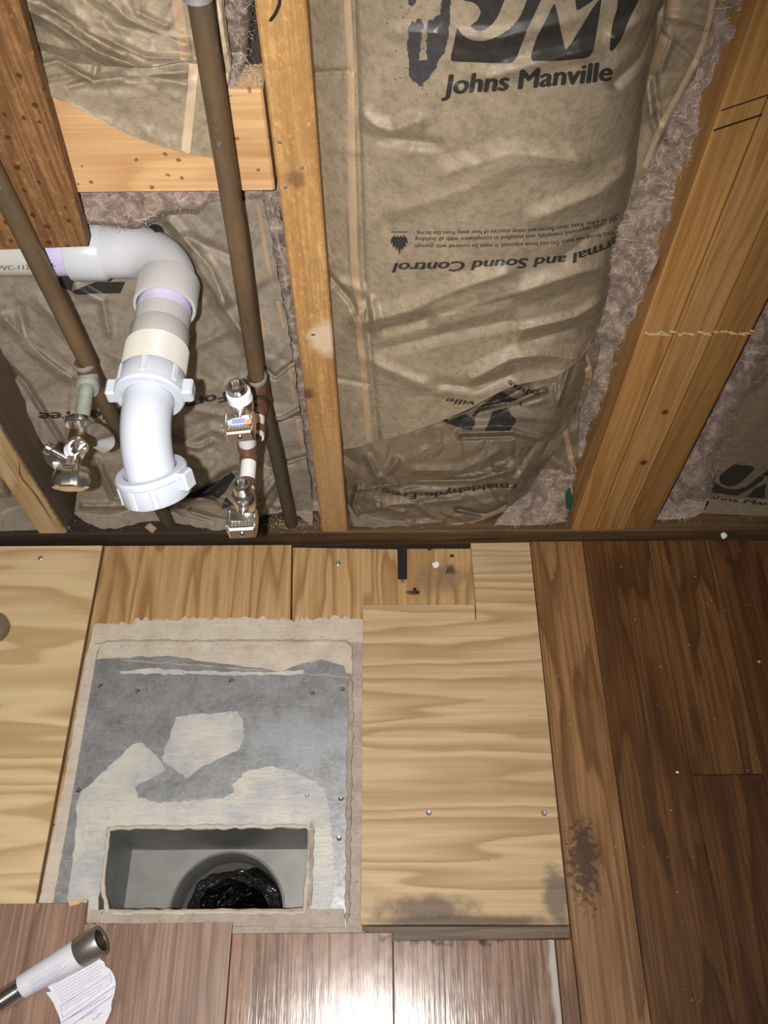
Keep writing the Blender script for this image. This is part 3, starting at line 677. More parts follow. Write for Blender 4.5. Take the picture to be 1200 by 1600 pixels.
# ================================================================== insulation
def batt(loc, label): return empty('insulation_batt', loc, label, 'insulation', 'paper-faced insulation batts between the studs')
C = batt((.10, .05, .02), 'large puffed paper-faced insulation batt in the centre, carrying two rows of upside-down print')
Cm = sheet('paper_facing', [
    [(476, -30, .030), (520, -30, .012), (545, -30, .004), (620, -30, -.012), (800, -30, -.024), (940, -30, -.014), (1020, -30, .010), (1046, -30, .05)],
    [(490, 120, .030), (528, 120, .013), (552, 120, .005), (630, 130, -.014), (800, 140, -.028), (930, 140, -.014), (990, 135, .012), (1013, 130, .05)],
    [(498, 260, .030), (532, 260, .014), (554, 260, .006), (640, 260, -.013), (790, 262, -.026), (910, 262, -.012), (970, 262, .016), (994, 262, .055)],
    [(507, 390, .030), (540, 390, .016), (560, 390, .008), (650, 395, -.008), (780, 395, -.018), (880, 392, -.006), (940, 390, .020), (962, 390, .055)],
    [(517, 500, .030), (548, 500, .018), (570, 500, .011), (650, 500, -.002), (770, 495, -.009), (865, 490, .002), (925, 482, .025), (945, 478, .055)],
    [(527, 605, .028), (556, 605, .018), (578, 605, .014), (655, 592, -.002), (755, 568, -.009), (840, 550, .0), (905, 530, .028), (930, 522, .05)],
    [(537, 702, .022), (562, 698, .016), (583, 692, .012), (640, 676, -.006), (720, 645, -.010), (798, 605, -.008), (868, 588, .002), (908, 562, .026)]],
    MAT['paper'], C, 190, 260, seed=3, gain=1.9, creases=[
        ([(570, 180), (585, 195), (610, 205), (650, 190)], 22, .004), ([(600, 215), (680, 225)], 16, -.003),
        ([(560, 505), (640, 485), (720, 450), (790, 428)], 26, .006), ([(580, 520), (700, 490), (800, 465)], 16, -.004), ([(690, 495), (800, 460), (900, 428), (945, 415)], 26, .007),
        ([(600, 545), (700, 520), (800, 500)], 18, -.003), ([(815, 515), (900, 495), (940, 470)], 14, .004), ([(820, 535), (890, 515)], 14, -.003),
        ([(740, 590), (800, 560), (840, 555), (900, 560)], 22, .006), ([(690, 600), (740, 605), (800, 585)], 14, -.003),
        ([(570, 560), (600, 575), (660, 600)], 16, .003), ([(555, 500), (580, 470), (590, 520)], 12, .004),
        ([(700, 270), (800, 240), (900, 250)], 30, .003), ([(620, 330), (720, 300), (800, 260)], 24, .002), ([(840, 340), (940, 300), (985, 260)], 24, .004), ([(880, 400), (960, 340)], 18, -.003),
        ([(960, 60), (1000, 30)], 20, .004), ([(960, 130), (1000, 90), (1030, 20)], 16, -.005), ([(760, 120), (930, 75)], 20, .003), ([(620, 50), (780, 60), (900, 30)], 20, .002),
        ([(484, 480), (530, 440), (568, 455)], 14, .003), ([(505, 420), (548, 470), (570, 520)], 8, -.004), ([(488, 115), (545, 112)], 7, -.004), ([(520, 590), (575, 600)], 6, -.002), ([(552, -30), (560, 200), (566, 400), (582, 600), (590, 690)], 8, -.003)],
    crum=[(60, 60, 14, .0010), (14, 110, 22, .0020)], lumps=[(80, .0015), (30, .0006)])
bC = BV[Cm.name]
def tape(name, pts, w, bv, mat, parent, off=.0008):
    P = cr(pts, 40); T = np.gradient(P, axis=0); T /= np.linalg.norm(T, axis=1)[:, None]; Nn = np.stack([-T[:, 1], T[:, 0]], 1)
    V = list(map(tuple, P + Nn * w / 2)) + list(map(tuple, P - Nn * w / 2)); n = len(P)
    return drape(name, V, [(i, i + 1, n + i + 1, n + i) for i in range(n - 1)], bv, MAT[mat], parent, 8, off)
tape('edge_tape', [(541, -28), (548, 100), (549, 200), (551, 300), (553, 400), (557, 450)], 11, [bC], 'tape', C)
tape('edge_tape', [(557, 450), (564, 480), (562, 520), (569, 590), (577, 690)], 9, [bC], 'tape', C)
# print on the big batt
text_on('lettering', 'Johns Manville', [(689, 147), (740, 143.5), (800, 139.5), (860, 133.5), (910, 129.5), (958, 124.5)], 31, [bC], MAT['ink'], C, .042, .22)
k = 3.158
for pts in ([(325, -90), (540, -90), (530, 0), (500, 75), (470, 118), (430, 148), (390, 150), (362, 128), (395, 100), (415, 60), (402, 30), (375, 10), (335, 2), (318, -20)],
            [(298, 138), (285, 200), (268, 275), (275, 301), (400, 306), (540, 312), (567, 308), (592, 280), (640, 150), (710, 0), (740, -70), (655, -70), (640, 0), (608, 80), (560, 140), (500, 180), (430, 199), (370, 195), (325, 172)],
            [(775, 15), (735, 100), (690, 180), (663, 268), (672, 302), (800, 297), (920, 286), (950, 275), (970, 240), (990, 120), (1008, -10), (960, 45), (900, 145), (835, 247), (815, 180), (792, 70)],
            [(870, -60), (880, 0), (887, 52), (930, 25), (980, -10), (1010, -60)],
            [(1095, -30), (1085, 40), (1062, 120), (1050, 243), (1064, 247), (1100, 200), (1150, 85), (1190, 0), (1200, -30)]):
    poly_on('logo_shape', crop(pts, 620, 0, k), [bC], MAT['ink'], C)
for i_, pts in enumerate(([(60, 130), (75, 100), (92, 112), (100, 88), (120, 92), (133, 120), (118, 200), (112, 300), (120, 320), (115, 425), (95, 405), (75, 395), (60, 360), (62, 300), (50, 235), (58, 180)],
        [(150, 135), (160, 95), (172, 120), (185, 82), (212, 70), (222, 0), (224, -30), (265, -30), (262, 120), (250, 190), (235, 265), (205, 300), (190, 340), (165, 375), (140, 400), (112, 425), (118, 320), (112, 298), (152, 296), (146, 220)],
        [(50, -30), (100, -30), (95, 8), (72, 30), (56, 18)])):
    poly_on('ink_smear', rough_poly(crop(pts, 620, 0, k), 1.3, 3.5, 5 + i_), [bC], MAT['ink_smear'], C, sm=False, maxlen=4)
rr = random.Random(7); dots = []
for i_ in range(46):
    x, y, q = rr.choice((rr.gauss(630, 5), rr.gauss(662, 4), rr.gauss(645, 22))), rr.uniform(5, 150), rr.uniform(.5, 1.5); dots.append([(x + q * math.cos(t) * rr.uniform(.7, 1.2), y + q * math.sin(t) * rr.uniform(.7, 1.2)) for t in (0, 1.05, 2.1, 3.14, 4.2, 5.2)])
o = drape('ink_specks', [p for d in dots for p in d], [tuple(range(6 * i_, 6 * i_ + 6)) for i_ in range(46)], [bC], MAT['ink_smear'], C)
o['kind'] = 'stuff'
text_on('lettering', 'ermal and Sound Control', [(966, 366), (942, 380), (890, 397), (850, 401), (795, 404.5), (700, 408.5), (612, 410.5)], 15.5, [bC], MAT['ink'], C, .034, .22)
text_on('small_lettering', 't. This facing will burn. Do not leave exposed. It must be covered with gypsum', [(962, 352), (952, 361), (905, 370), (860, 376.5), (760, 380.5), (648, 381.5)], 6.6, [bC], MAT['ink'], C, .012)
text_on('small_lettering', 'per code-approved materials and installed in compliance with all building', [(962, 339), (948, 346), (900, 358), (860, 364), (760, 369), (648, 370.5)], 6.6, [bC], MAT['ink'], C, .012)
text_on('small_lettering', 'heat or a fire. Keep open flames and other sources of heat away from the facing.', [(964, 332), (950, 340), (900, 349), (850, 355), (760, 359), (650, 361)], 6.6, [bC], MAT['ink'], C, .012)
poly_on('rule_line', [(611, 361.2), (637, 361.2), (637, 362.6), (611, 362.6)], [bC], MAT['ink'], C, sm=False)
poly_on('flame_emblem', [(617, 367), (611, 373), (610, 382), (613, 378), (614, 388), (617, 383), (619, 391), (621.5, 386), (624.5, 398), (627, 387), (629.5, 391), (631, 383), (634, 387), (634, 378), (638, 381), (636, 372), (631, 366), (630, 371), (627, 367.5), (624, 370), (621, 367.5), (618.5, 371)], [bC], MAT['ink'], C, sm=False)

# right flange of the big batt, creased and folding back
C2 = sheet('paper_flange', [
    [(1020, -30, .040), (1060, -30, .030), (1095, -30, .034), (1128, -30, .040)],
    [(1000, 60, .055), (1040, 60, .034), (1075, 62, .036), (1106, 66, .044)],
    [(990, 130, .058), (1025, 130, .036), (1052, 130, .038), (1076, 132, .044)],
    [(985, 200, .058), (1005, 200, .045), (1025, 198, .042), (1042, 196, .046)],
    [(975, 270, .060), (990, 268, .052), (1003, 265, .050), (1016, 262, .052)],
    [(960, 330, .062), (972, 327, .058), (980, 322, .058), (990, 316, .060)]],
    MAT['paper'], C, 50, 90, seed=8, creases=[([(1034, -30), (1036, 30), (1012, 90), (1000, 130)], 14, -.012), ([(1040, 25), (1075, 28), (1108, 40)], 14, .008), ([(1040, 55), (1060, 75), (1085, 95)], 10, -.005), ([(1035, 40), (1050, 60), (1030, 110)], 10, .006),
        ([(1010, 130), (1018, 180), (1030, 220)], 10, .006), ([(1022, 120), (1030, 190)], 10, -.008), ([(1005, 185), (1025, 170)], 8, .005)], crum=[(30, 25, 8, .002)])
bC2 = BV[C2.name]
tape('edge_tape', [(1120, -28), (1098, 66), (1067, 132), (1033, 197), (1007, 262)], 8, [bC2], 'tape_pale', C)
tape('edge_tape', [(1056, -28), (1050, 38)], 20, [bC2], 'tape', C); tape('edge_tape', [(1040, 52), (1030, 85), (1019, 112)], 14, [bC2], 'tape', C)
sheet('fiberglass', [
    [(1080, -30, .062), (1130, -30, .050), (1170, -30, .040), (1212, -30, .030)],
    [(1050, 120, .066), (1085, 120, .052), (1115, 120, .042), (1140, 122, .030)],
    [(1000, 235, .066), (1035, 235, .052), (1070, 235, .042), (1100, 236, .030)],
    [(955, 330, .066), (985, 330, .050), (1022, 330, .040), (1058, 332, .028)],
    [(940, 400, .066), (968, 405, .046), (1000, 405, .040), (1028, 404, .030)],
    [(925, 470, .068), (955, 470, .054), (980, 470, .044), (1003, 470, .032)],
    [(900, 550, .070), (930, 552, .058), (955, 552, .050), (972, 552, .040)],
    [(870, 650, .072), (905, 650, .060), (922, 652, .052), (944, 652, .042)],
    [(838, 735, .072), (864, 738, .060), (886, 738, .050), (908, 738, .044)],
    [(800, 785, .060), (835, 788, .040), (865, 788, .036), (890, 786, .038)],
    [(772, 820, .022), (815, 821, .0135), (858, 819, .0125), (884, 815, .015)]],
    MAT['fluff'], C, 70, 220, seed=9, crum=[(60, 24, 11, .006)], lumps=[(60, .010), (26, .009), (11, .005)])
# crumpled lower sheets of the centre bay
D1 = sheet('paper_fold', [
    [(524, 700, .034), (560, 688, .022), (620, 668, .018), (720, 632, .014), (820, 585, .018), (902, 545, .035), (925, 530, .055)],
    [(530, 716, .034), (570, 712, .018), (620, 702, .012), (720, 668, .006), (810, 640, .006), (882, 608, .020), (914, 590, .045)],
    [(536, 738, .034), (580, 735, .018), (620, 731, .009), (700, 712, .001), (780, 680, .001), (846, 670, .012), (890, 660, .040)],
    [(545, 756, .036), (590, 756, .022), (640, 753, .014), (700, 746, .010), (760, 730, .010), (830, 694, .016), (868, 686, .034)]],
    MAT['paper_shaded'], C, 170, 90, seed=12, gain=1.7, creases=[([(690, 640), (760, 640), (820, 605)], 16, -.009), ([(700, 655), (740, 640), (800, 628), (850, 610)], 8, .008), ([(720, 676), (800, 674), (860, 690)], 9, .007), ([(720, 684), (800, 682)], 6, -.006),
        ([(620, 720), (600, 745), (615, 760)], 10, .006), ([(575, 715), (590, 745)], 10, .006), ([(868, 605), (871, 630), (890, 570)], 8, .006), ([(650, 735), (720, 735), (780, 705)], 12, .004), ([(735, 600), (800, 585)], 10, .004)],
    crum=[(50, 45, 10, .0035), (30, 22, 6, .002)], pedge=1)
bD1 = BV[D1.name]
k = 4.8
for pts in ([(132, 388), (160, 350), (190, 322), (250, 315), (322, 300), (330, 348), (412, 392), (440, 402), (440, 450), (412, 492), (350, 480), (250, 442)],
            [(415, 382), (450, 340), (530, 275), (620, 205), (662, 203), (700, 240), (772, 260), (690, 290), (560, 320), (480, 345), (435, 398)],
            [(575, 352), (640, 330), (722, 314), (690, 345), (668, 372), (672, 398), (702, 416), (752, 414), (728, 455), (705, 496), (612, 498), (513, 500), (545, 430)],
            [(770, 285), (800, 275), (785, 315)]):
    poly_on('logo_shape', crop(pts, 650, 570, k), [bD1], MAT['ink'], C, sm=False, maxlen=4)
text_on('lettering', 'ohns', [(844, 611), (823, 607), (806, 600), (796, 591)], 10, [bD1, bC], MAT['ink'], C, .03, .2)
text_on('lettering', 'ville', [(742, 627), (720, 624), (697, 621)], 8, [bD1, bC], MAT['ink'], C, .03, .2)
D2 = sheet('paper_fold', [
    [(535, 720, .050), (580, 725, .036), (640, 732, .030), (710, 722, .026), (790, 700, .028), (862, 672, .046), (885, 668, .06)],
    [(540, 765, .050), (580, 765, .026), (620, 764, .018), (700, 758, .012), (775, 748, .014), (832, 722, .034), (872, 700, .055)],
    [(545, 795, .046), (580, 795, .024), (620, 792, .014), (695, 785, .008), (765, 775, .014), (815, 752, .034), (850, 728, .055)],
    [(552, 824, .040), (585, 824, .026), (625, 822, .018), (690, 820, .012), (745, 815, .018), (785, 798, .034), (822, 772, .05)]],
    MAT['paper_shaded'], C, 170, 90, seed=15, gain=1.6, creases=[([(560, 765), (640, 752), (740, 750), (800, 735)], 8, .006), ([(590, 775), (700, 772), (800, 757)], 8, -.003), ([(655, 790), (690, 815), (640, 820)], 10, .006), ([(565, 740), (552, 790), (565, 822)], 8, .008),
        ([(715, 796), (760, 805), (790, 790)], 7, -.008), ([(600, 790), (660, 785), (720, 780)], 8, .004), ([(560, 800), (590, 792), (630, 800)], 7, .005)],
    crum=[(50, 40, 9, .0045), (30, 20, 6, .0025)], pedge=1.5)
text_on('lettering', 'rmaldehyde-Free', [(807, 756), (770, 756), (730, 760), (690, 767), (645, 771), (597, 762)], 9.5, [BV[D2.name], bD1], MAT['ink'], C, .03, 0)
D3 = sheet('paper_flange', [
    [(898, 540, .058), (918, 535, .046), (938, 538, .05)], [(885, 590, .060), (905, 588, .050), (926, 592, .052)], [(872, 640, .060), (888, 640, .050), (905, 645, .052)],
    [(855, 690, .060), (876, 692, .050), (902, 700, .050)], [(846, 735, .062), (868, 735, .054), (898, 742, .052)]],
    MAT['paper_shaded'], C, 40, 90, seed=18, crum=[(40, 22, 8, .005)], pedge=1)
tape('edge_tape', [(907, 545), (918, 568), (920, 590)], 10, [BV[D3.name]], 'tape', C); tape('edge_tape', [(881, 662), (889, 700), (897, 740)], 8, [BV[D3.name]], 'tape', C)

# middle-left bay
Bt = batt((-.25, .06, .02), 'crumpled paper-faced insulation batt behind the drain pipe and shut-off valves')
Bm = sheet('paper_facing', [
    [(-60, 322, .084), (80, 322, .088), (160, 330, .089), (240, 338, .080), (330, 316, .062), (412, 312, .058)],
    [(-60, 420, .088), (80, 430, .090), (160, 425, .090), (250, 415, .088), (340, 400, .066), (430, 405, .052)],
    [(-60, 500, .080), (60, 510, .082), (140, 520, .082), (240, 515, .080), (345, 505, .058), (450, 515, .044)],
    [(-20, 560, .074), (60, 575, .076), (140, 585, .076), (240, 590, .070), (350, 585, .052), (460, 568, .040)],
    [(28, 625, .068), (80, 640, .066), (140, 650, .064), (240, 650, .060), (350, 645, .048), (468, 635, .038)],
    [(70, 697, .056), (110, 705, .054), (160, 712, .052), (240, 715, .052), (345, 718, .038), (480, 712, .034)],
    [(118, 748, .044), (150, 760, .040), (190, 768, .040), (250, 768, .044), (345, 772, .020), (487, 775, .034)],
    [(116, 804, .034), (140, 818, .028), (175, 826, .022), (250, 814, .036), (350, 828, .006), (440, 800, .034), (489, 822, .036)]],
    MAT['paper_deep'], Bt, 220, 240, seed=21, gain=1.5, creases=[
        ([(60, 470), (120, 530), (175, 600)], 18, .006), ([(10, 500), (70, 560), (110, 590)], 16, .007), ([(30, 480), (40, 530), (100, 575)], 12, -.005), ([(120, 450), (160, 470), (170, 520)], 12, .005),
        ([(0, 560), (40, 600), (90, 680), (120, 740)], 8, -.006), ([(300, 400), (350, 480), (380, 520)], 20, .008), ([(265, 345), (330, 420), (350, 470)], 14, .007), ([(290, 370), (360, 400)], 12, -.005), ([(305, 540), (370, 510), (395, 560)], 14, .005),
        ([(395, 560), (430, 590), (448, 575), (470, 560)], 6, -.007), ([(410, 655), (440, 655), (470, 638)], 6, .008), ([(420, 665), (470, 650)], 5, -.006), ([(420, 725), (450, 722), (482, 712)], 5, -.007), ([(418, 570), (425, 720), (440, 800)], 7, -.004),
        ([(205, 680), (310, 700), (330, 690)], 8, .006), ([(150, 720), (180, 780), (220, 775)], 10, .007), ([(130, 790), (190, 790), (240, 780)], 8, .006), ([(270, 760), (320, 770), (350, 745), (370, 735)], 12, -.010), ([(260, 790), (330, 775), (400, 810)], 9, .008), ([(300, 800), (370, 820)], 7, -.006), ([(290, 690), (330, 670), (400, 690)], 12, .005),
        ([(400, 790), (430, 750), (440, 740)], 8, .008), ([(410, 815), (440, 770)], 8, -.006), ([(300, 640), (350, 650), (420, 620)], 12, .004)],
    crum=[(70, 70, 12, .0028), (60, 34, 8, .0022), (12, 120, 26, .004)], lumps=[(60, .003)], pedge=1.5)
bB = BV[Bm.name]
tape('edge_tape', [(403, 320), (417, 400), (425, 440)], 6, [bB], 'tape', Bt); tape('edge_tape', [(434, 470), (444, 512)], 6, [bB], 'tape', Bt)
tape('edge_tape', [(452, 570), (460, 625)], 6, [bB], 'tape', Bt); tape('edge_tape', [(464, 652), (475, 705)], 6, [bB], 'tape', Bt); tape('edge_tape', [(406, 490), (412, 530)], 7, [bB], 'tape', Bt)
text_on('lettering', 'Formaldehyde-Free', [(354, 612), (320, 619), (268, 630), (180, 640), (60, 645)], 15, [bB], MAT['ink'], Bt, .035)
for pts in ([(268, 760), (300, 770), (345, 748), (362, 737), (368, 745), (352, 768), (338, 782), (320, 778), (290, 778), (262, 772)], [(367, 752), (378, 758), (376, 772), (366, 765)], [(353, 775), (364, 790), (346, 795)], [(95, 415), (118, 430), (112, 455), (92, 446)], [(112, 455), (150, 440), (196, 440), (188, 458), (120, 460)]):
    poly_on('ink_patch', pts, [bB], MAT['ink'], Bt, sm=False, maxlen=4)
text_on('lettering', 'aM snhoJ', [(300, 792), (278, 790)], 7, [bB], MAT['ink'], Bt, .02)
sheet('fiberglass', [[(60, 280, .075), (180, 280, .066), (300, 280, .066), (450, 280, .070)], [(90, 318, .060), (180, 318, .050), (300, 318, .056), (440, 318, .070)], [(110, 345, .050), (170, 346, .038), (215, 352, .040), (260, 335, .066), (440, 340, .084)], [(112, 352, .072), (170, 354, .070), (215, 360, .075), (262, 346, .085), (440, 360, .090)]],
    MAT['fluff'], Bt, 150, 50, seed=23, crum=[(60, 26, 8, .004)], lumps=[(30, .006), (12, .004)])
sheet('fiberglass', [[(400, 300, .080), (418, 300, .066), (430, 300, .068)], [(422, 400, .075), (438, 400, .060), (450, 400, .066)], [(440, 500, .070), (455, 500, .055), (466, 500, .066)], [(450, 600, .070), (468, 600, .058), (482, 600, .066)], [(468, 700, .066), (484, 700, .054), (494, 700, .062)], [(482, 798, .066), (494, 798, .058), (500, 798, .066)]],
    MAT['fluff'], Bt, 24, 160, seed=24, crum=[(50, 14, 6, .004)], lumps=[(16, .006), (7, .003)])
lathe('wire_clip', onY(243, 362, .07), (0.15, -1, .3), [(0, .002), (0, .008), (.022, .0075), (.024, .005), (.024, .001)], MAT['steel_dark'], Bt, 14, label='dark metal clip behind the elbow')

# upper-left bay
A = batt((-.19, .05, .68), 'wrinkled paper-faced insulation batt at the top left, hanging over the block')
A2 = sheet('paper_flap', [
    [(40, 80, .050), (120, 80, .040), (200, 92, .036), (290, 86, .036), (362, 90, .040)],
    [(50, 118, .036), (120, 120, .024), (200, 130, .022), (290, 130, .023), (356, 130, .028)],
    [(66, 140, .028), (125, 162, .019), (205, 190, .019), (290, 185, .021), (346, 180, .024)],
    [(72, 148, .026), (128, 172, .017), (205, 212, .016), (284, 238, .018), (333, 247, .020)]],
    MAT['paper'], A, 150, 70, seed=31, creases=[([(55, 105), (90, 95), (145, 127)], 10, .007), ([(145, 127), (230, 118), (290, 132)], 14, .006), ([(150, 105), (145, 127), (110, 135)], 9, -.006), ([(200, 120), (290, 112)], 12, -.007), ([(70, 125), (110, 118)], 9, -.005)],
    crum=[(30, 60, 14, .0018), (20, 30, 8, .0015)])
A1 = sheet('paper_facing', [
    [(0, -30, .060), (60, -30, .034), (150, -30, .024), (250, -30, .026), (335, -30, .034), (346, -30, .040)],
    [(20, 30, .060), (80, 30, .032), (160, 35, .018), (250, 35, .022), (338, 30, .032), (352, 30, .038)],
    [(40, 75, .058), (90, 78, .034), (160, 85, .014), (250, 82, .016), (345, 80, .030), (360, 80, .038)],
    [(48, 100, .060), (95, 97, .040), (165, 103, .018), (240, 104, .014), (292, 97, .018), (362, 112, .038)]],
    MAT['paper'], A, 160, 90, seed=32, creases=[([(25, 5), (90, 40), (150, 80), (225, 108)], 16, .012), ([(60, 0), (130, 50), (190, 85)], 14, -.008), ([(40, 60), (100, 75), (120, 78)], 14, .006), ([(70, 20), (110, 40)], 10, .004),
        ([(170, 0), (200, 30), (290, 70)], 14, .006), ([(120, -10), (180, 40), (280, 60)], 14, -.005), ([(215, 20), (260, 40)], 10, .006), ([(140, 50), (230, 90), (290, 92)], 10, .005)],
    crum=[(40, 60, 14, .003), (30, 30, 8, .002)], pedge=.8)
bA = [BV[A1.name], BV[A2.name]]
tape('edge_tape', [(272, -28), (282, 40), (291, 96)], 17, [bA[0]], 'tape', A); tape('edge_tape', [(303, 100), (297, 170), (290, 239)], 14, [bA[1]], 'tape_pale', A)
tape('edge_tape', [(334, -28), (346, 50), (356, 106)], 7, [bA[0]], 'tape_pale', A); tape('edge_tape', [(353, 114), (345, 170)], 7, [bA[1]], 'tape_pale', A)
sheet('fiberglass', [[(325, -30, .070), (360, -30, .052), (384, -30, .060), (398, -30, .080)], [(340, 60, .070), (368, 60, .050), (386, 60, .058), (392, 62, .085)], [(348, 105, .066), (366, 108, .044), (378, 110, .052), (384, 112, .080)], [(345, 150, .050), (356, 152, .034), (362, 150, .034), (366, 150, .060)]],
    MAT['fluff'], A, 40, 90, seed=33, crum=[(40, 20, 8, .005)], lumps=[(24, .006), (9, .004)])
# right-hand bay beyond the tripled studs
E_ = batt((.47, .05, .02), 'shadowed paper-faced insulation batt at the right edge, with a dark printed logo')
Em = sheet('paper_facing', [
    [(1510, -60, .064), (1640, -60, .044), (2080, -60, .05)], [(1370, 200, .062), (1470, 200, .044), (1850, 200, .045)], [(1200, 480, .060), (1280, 480, .044), (1620, 480, .042)], [(1176, 580, .060), (1250, 585, .042), (1545, 590, .040)], [(1138, 680, .060), (1210, 680, .044), (1470, 690, .040)],
    [(1118, 745, .058), (1200, 745, .046), (1425, 750, .042)], [(1098, 802, .054), (1190, 806, .050), (1385, 812, .046)]], MAT['paper_shaded'], E_, 110, 200, seed=41,
    creases=[([(1180, 600), (1215, 560)], 12, .008), ([(1190, 560), (1230, 590)], 9, -.008)], crum=[(30, 50, 14, .002)])
k = 7.273; bE = BV[Em.name]
for pts in ([(248, 750), (320, 690), (400, 628), (430, 618), (620, 640), (648, 665), (600, 720), (480, 830), (420, 865), (340, 871), (255, 832), (325, 822), (348, 785), (320, 757)],
            [(108, 872), (188, 818), (250, 862), (330, 895), (440, 905), (540, 880), (600, 840), (700, 752), (762, 758), (740, 800), (640, 870), (540, 930), (440, 977), (330, 962), (180, 945)],
            [(556, 992), (660, 890), (782, 838), (762, 950), (766, 1006)], [(718, 742), (800, 688), (900, 690), (870, 760), (780, 752)]):
    poly_on('logo_shape', crop(pts, 1090, 640, k), [bE], MAT['ink'], E_, sm=False)
text_on('lettering', 'ohns Manville', [(1104, 778), (1150, 784.5), (1245, 795)], 6.5, [bE], MAT['ink'], E_, .03, .2)
sheet('fiberglass', [[(1440, -60, .060), (1490, -60, .040), (1530, -60, .060)], [(1310, 200, .060), (1352, 200, .040), (1386, 200, .060)], [(1160, 500, .060), (1200, 500, .040), (1230, 500, .060)], [(1120, 580, .060), (1160, 585, .038), (1190, 590, .058)], [(1080, 660, .060), (1120, 665, .038), (1146, 672, .058)], [(1050, 730, .060), (1094, 735, .036), (1118, 742, .056)], [(1020, 790, .060), (1074, 790, .036), (1104, 792, .056)], [(1025, 812, .050), (1050, 812, .034), (1085, 808, .05)]],
    MAT['fluff'], E_, 50, 240, seed=42, crum=[(60, 20, 9, .006)], lumps=[(30, .008), (12, .005)])
# left bay beyond the left stud
F_ = batt((-.55, .05, .02), 'dim paper-faced insulation batt in the lower left corner, behind the pale cracked stud')
sheet('paper_facing', [[(-120, 640, .05), (-40, 640, .05), (10, 640, .06)], [(-110, 760, .04), (-20, 760, .042), (70, 755, .06)], [(-90, 832, .03), (0, 830, .034), (110, 826, .06)]], MAT['paper_deep'], F_, 60, 60, seed=51, crum=[(30, 40, 10, .005)])
sheet('fiberglass', [[(-40, 720, .05), (-5, 722, .03), (14, 745, .05)], [(-40, 770, .05), (0, 765, .026), (20, 772, .05)], [(-40, 790, .06), (5, 778, .034), (20, 776, .05)]], MAT['fluff'], F_, 30, 30, seed=52, lumps=[(10, .004)])

def strands(parent, n, seed, lmin=.006, lmax=.018):
    r = np.random.RandomState(seed); V = []; F = []
    for o in [c for c in parent.children if c.name.startswith('fiberglass')]:
        me = o.data; L = np.array(wloc(o)); vs = np.array([v.co[:] for v in me.vertices]) + L; ns = np.array([v.normal[:] for v in me.vertices])
        for _ in range(n):
            i = r.randint(len(vs)); p = vs[i]; nr = ns[i] if ns[i] @ (CAM - p) > 0 else -ns[i]
            d = r.randn(3) * np.array([.8, .5, 1]); d -= nr * (d @ nr) * .8; d /= np.linalg.norm(d) + 1e-9; b = r.randn(3); ln = r.uniform(lmin, lmax); w = np.cross(d, nr); w = w / (np.linalg.norm(w) + 1e-9) * .00016
            k0 = len(V)
            for t in (0, .33, .66, 1):
                q = p + d * ln * (t - .5) + nr * (.0010 + .0022 * math.sin(math.pi * t)) + b * .0022 * (t - .5) ** 2 * 2
                V += [q - w, q + w]
            F += [(k0 + 2 * j, k0 + 2 * j + 1, k0 + 2 * j + 3, k0 + 2 * j + 2) for j in range(3)]
    o = link_mesh('loose_fibers', V, F, MAT['fiber'], parent); o['kind'] = 'stuff'
for p_, n_, q_ in ((C, 1500, 1), (Bt, 350, 2), (A, 250, 3), (E_, 700, 4)): strands(p_, n_, q_)

# ================================================================== plumbing
def along(p, q, n=2): return [np.asarray(p) * (1 - t) + np.asarray(q) * t for t in np.linspace(0, 1, n)]
def solder(name, P, d, r, parent, mat='solder', h=.006):
    return lathe(name, P, d, [(-h / 2, r * .95), (-h / 2, r * 1.10), (0, r * 1.17), (h / 2, r * 1.08), (h / 2, r * .95)], MAT[mat], parent, 24)
# left water pipe
LT = onY(139, 583, 0.0); RC = .0095
Lp = empty('water_pipe', (-.313, .016, ZP), 'left tarnished copper water pipe running over the sawn-off board to the oval-handled valve', 'pipe', 'vertical copper water pipes')
ltop = onY(-90, 110, 0.0); lmid = onY(137, 567, 0.0); lbase = np.array([-.3132, .0150, ZP - .006])
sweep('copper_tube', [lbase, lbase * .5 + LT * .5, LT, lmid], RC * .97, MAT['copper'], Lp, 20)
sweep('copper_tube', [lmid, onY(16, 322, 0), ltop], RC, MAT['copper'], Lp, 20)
ax = (lmid - lbase); ax /= np.linalg.norm(ax)
sweep('tee_fitting', [LT - ax * .020, LT - ax * .018, LT + ax * .016, LT + ax * .018], [RC * 1.08, RC * 1.2, RC * 1.2, RC * 1.08], MAT['copper_red'], Lp, 20)
solder('solder_ring', LT + ax * .018, ax, RC * 1.12, Lp)
zl = LT[2]
l0, l1, l2 = LT, onZ(134, 612, zl), onZ(128, 658, zl)
sweep('stub_pipe', along(l0, onZ(137, 606, zl)), RC * 1.12, MAT['corrosion'], Lp, 20); solder('solder_ring', onZ(137, 605, zl), l2 - l1, RC * 1.2, Lp, 'corrosion', .008)
sweep('stub_pipe', along(onZ(136, 603, zl), onZ(127, 662, zl)), rad(l1, 22), MAT['corrosion'], Lp, 20)
P = onZ(127.5, 656, zl); sweep('stub_pipe', along(P, onZ(123, 690, zl)), rad(P, 20), MAT['copper_bright'], Lp, 20)
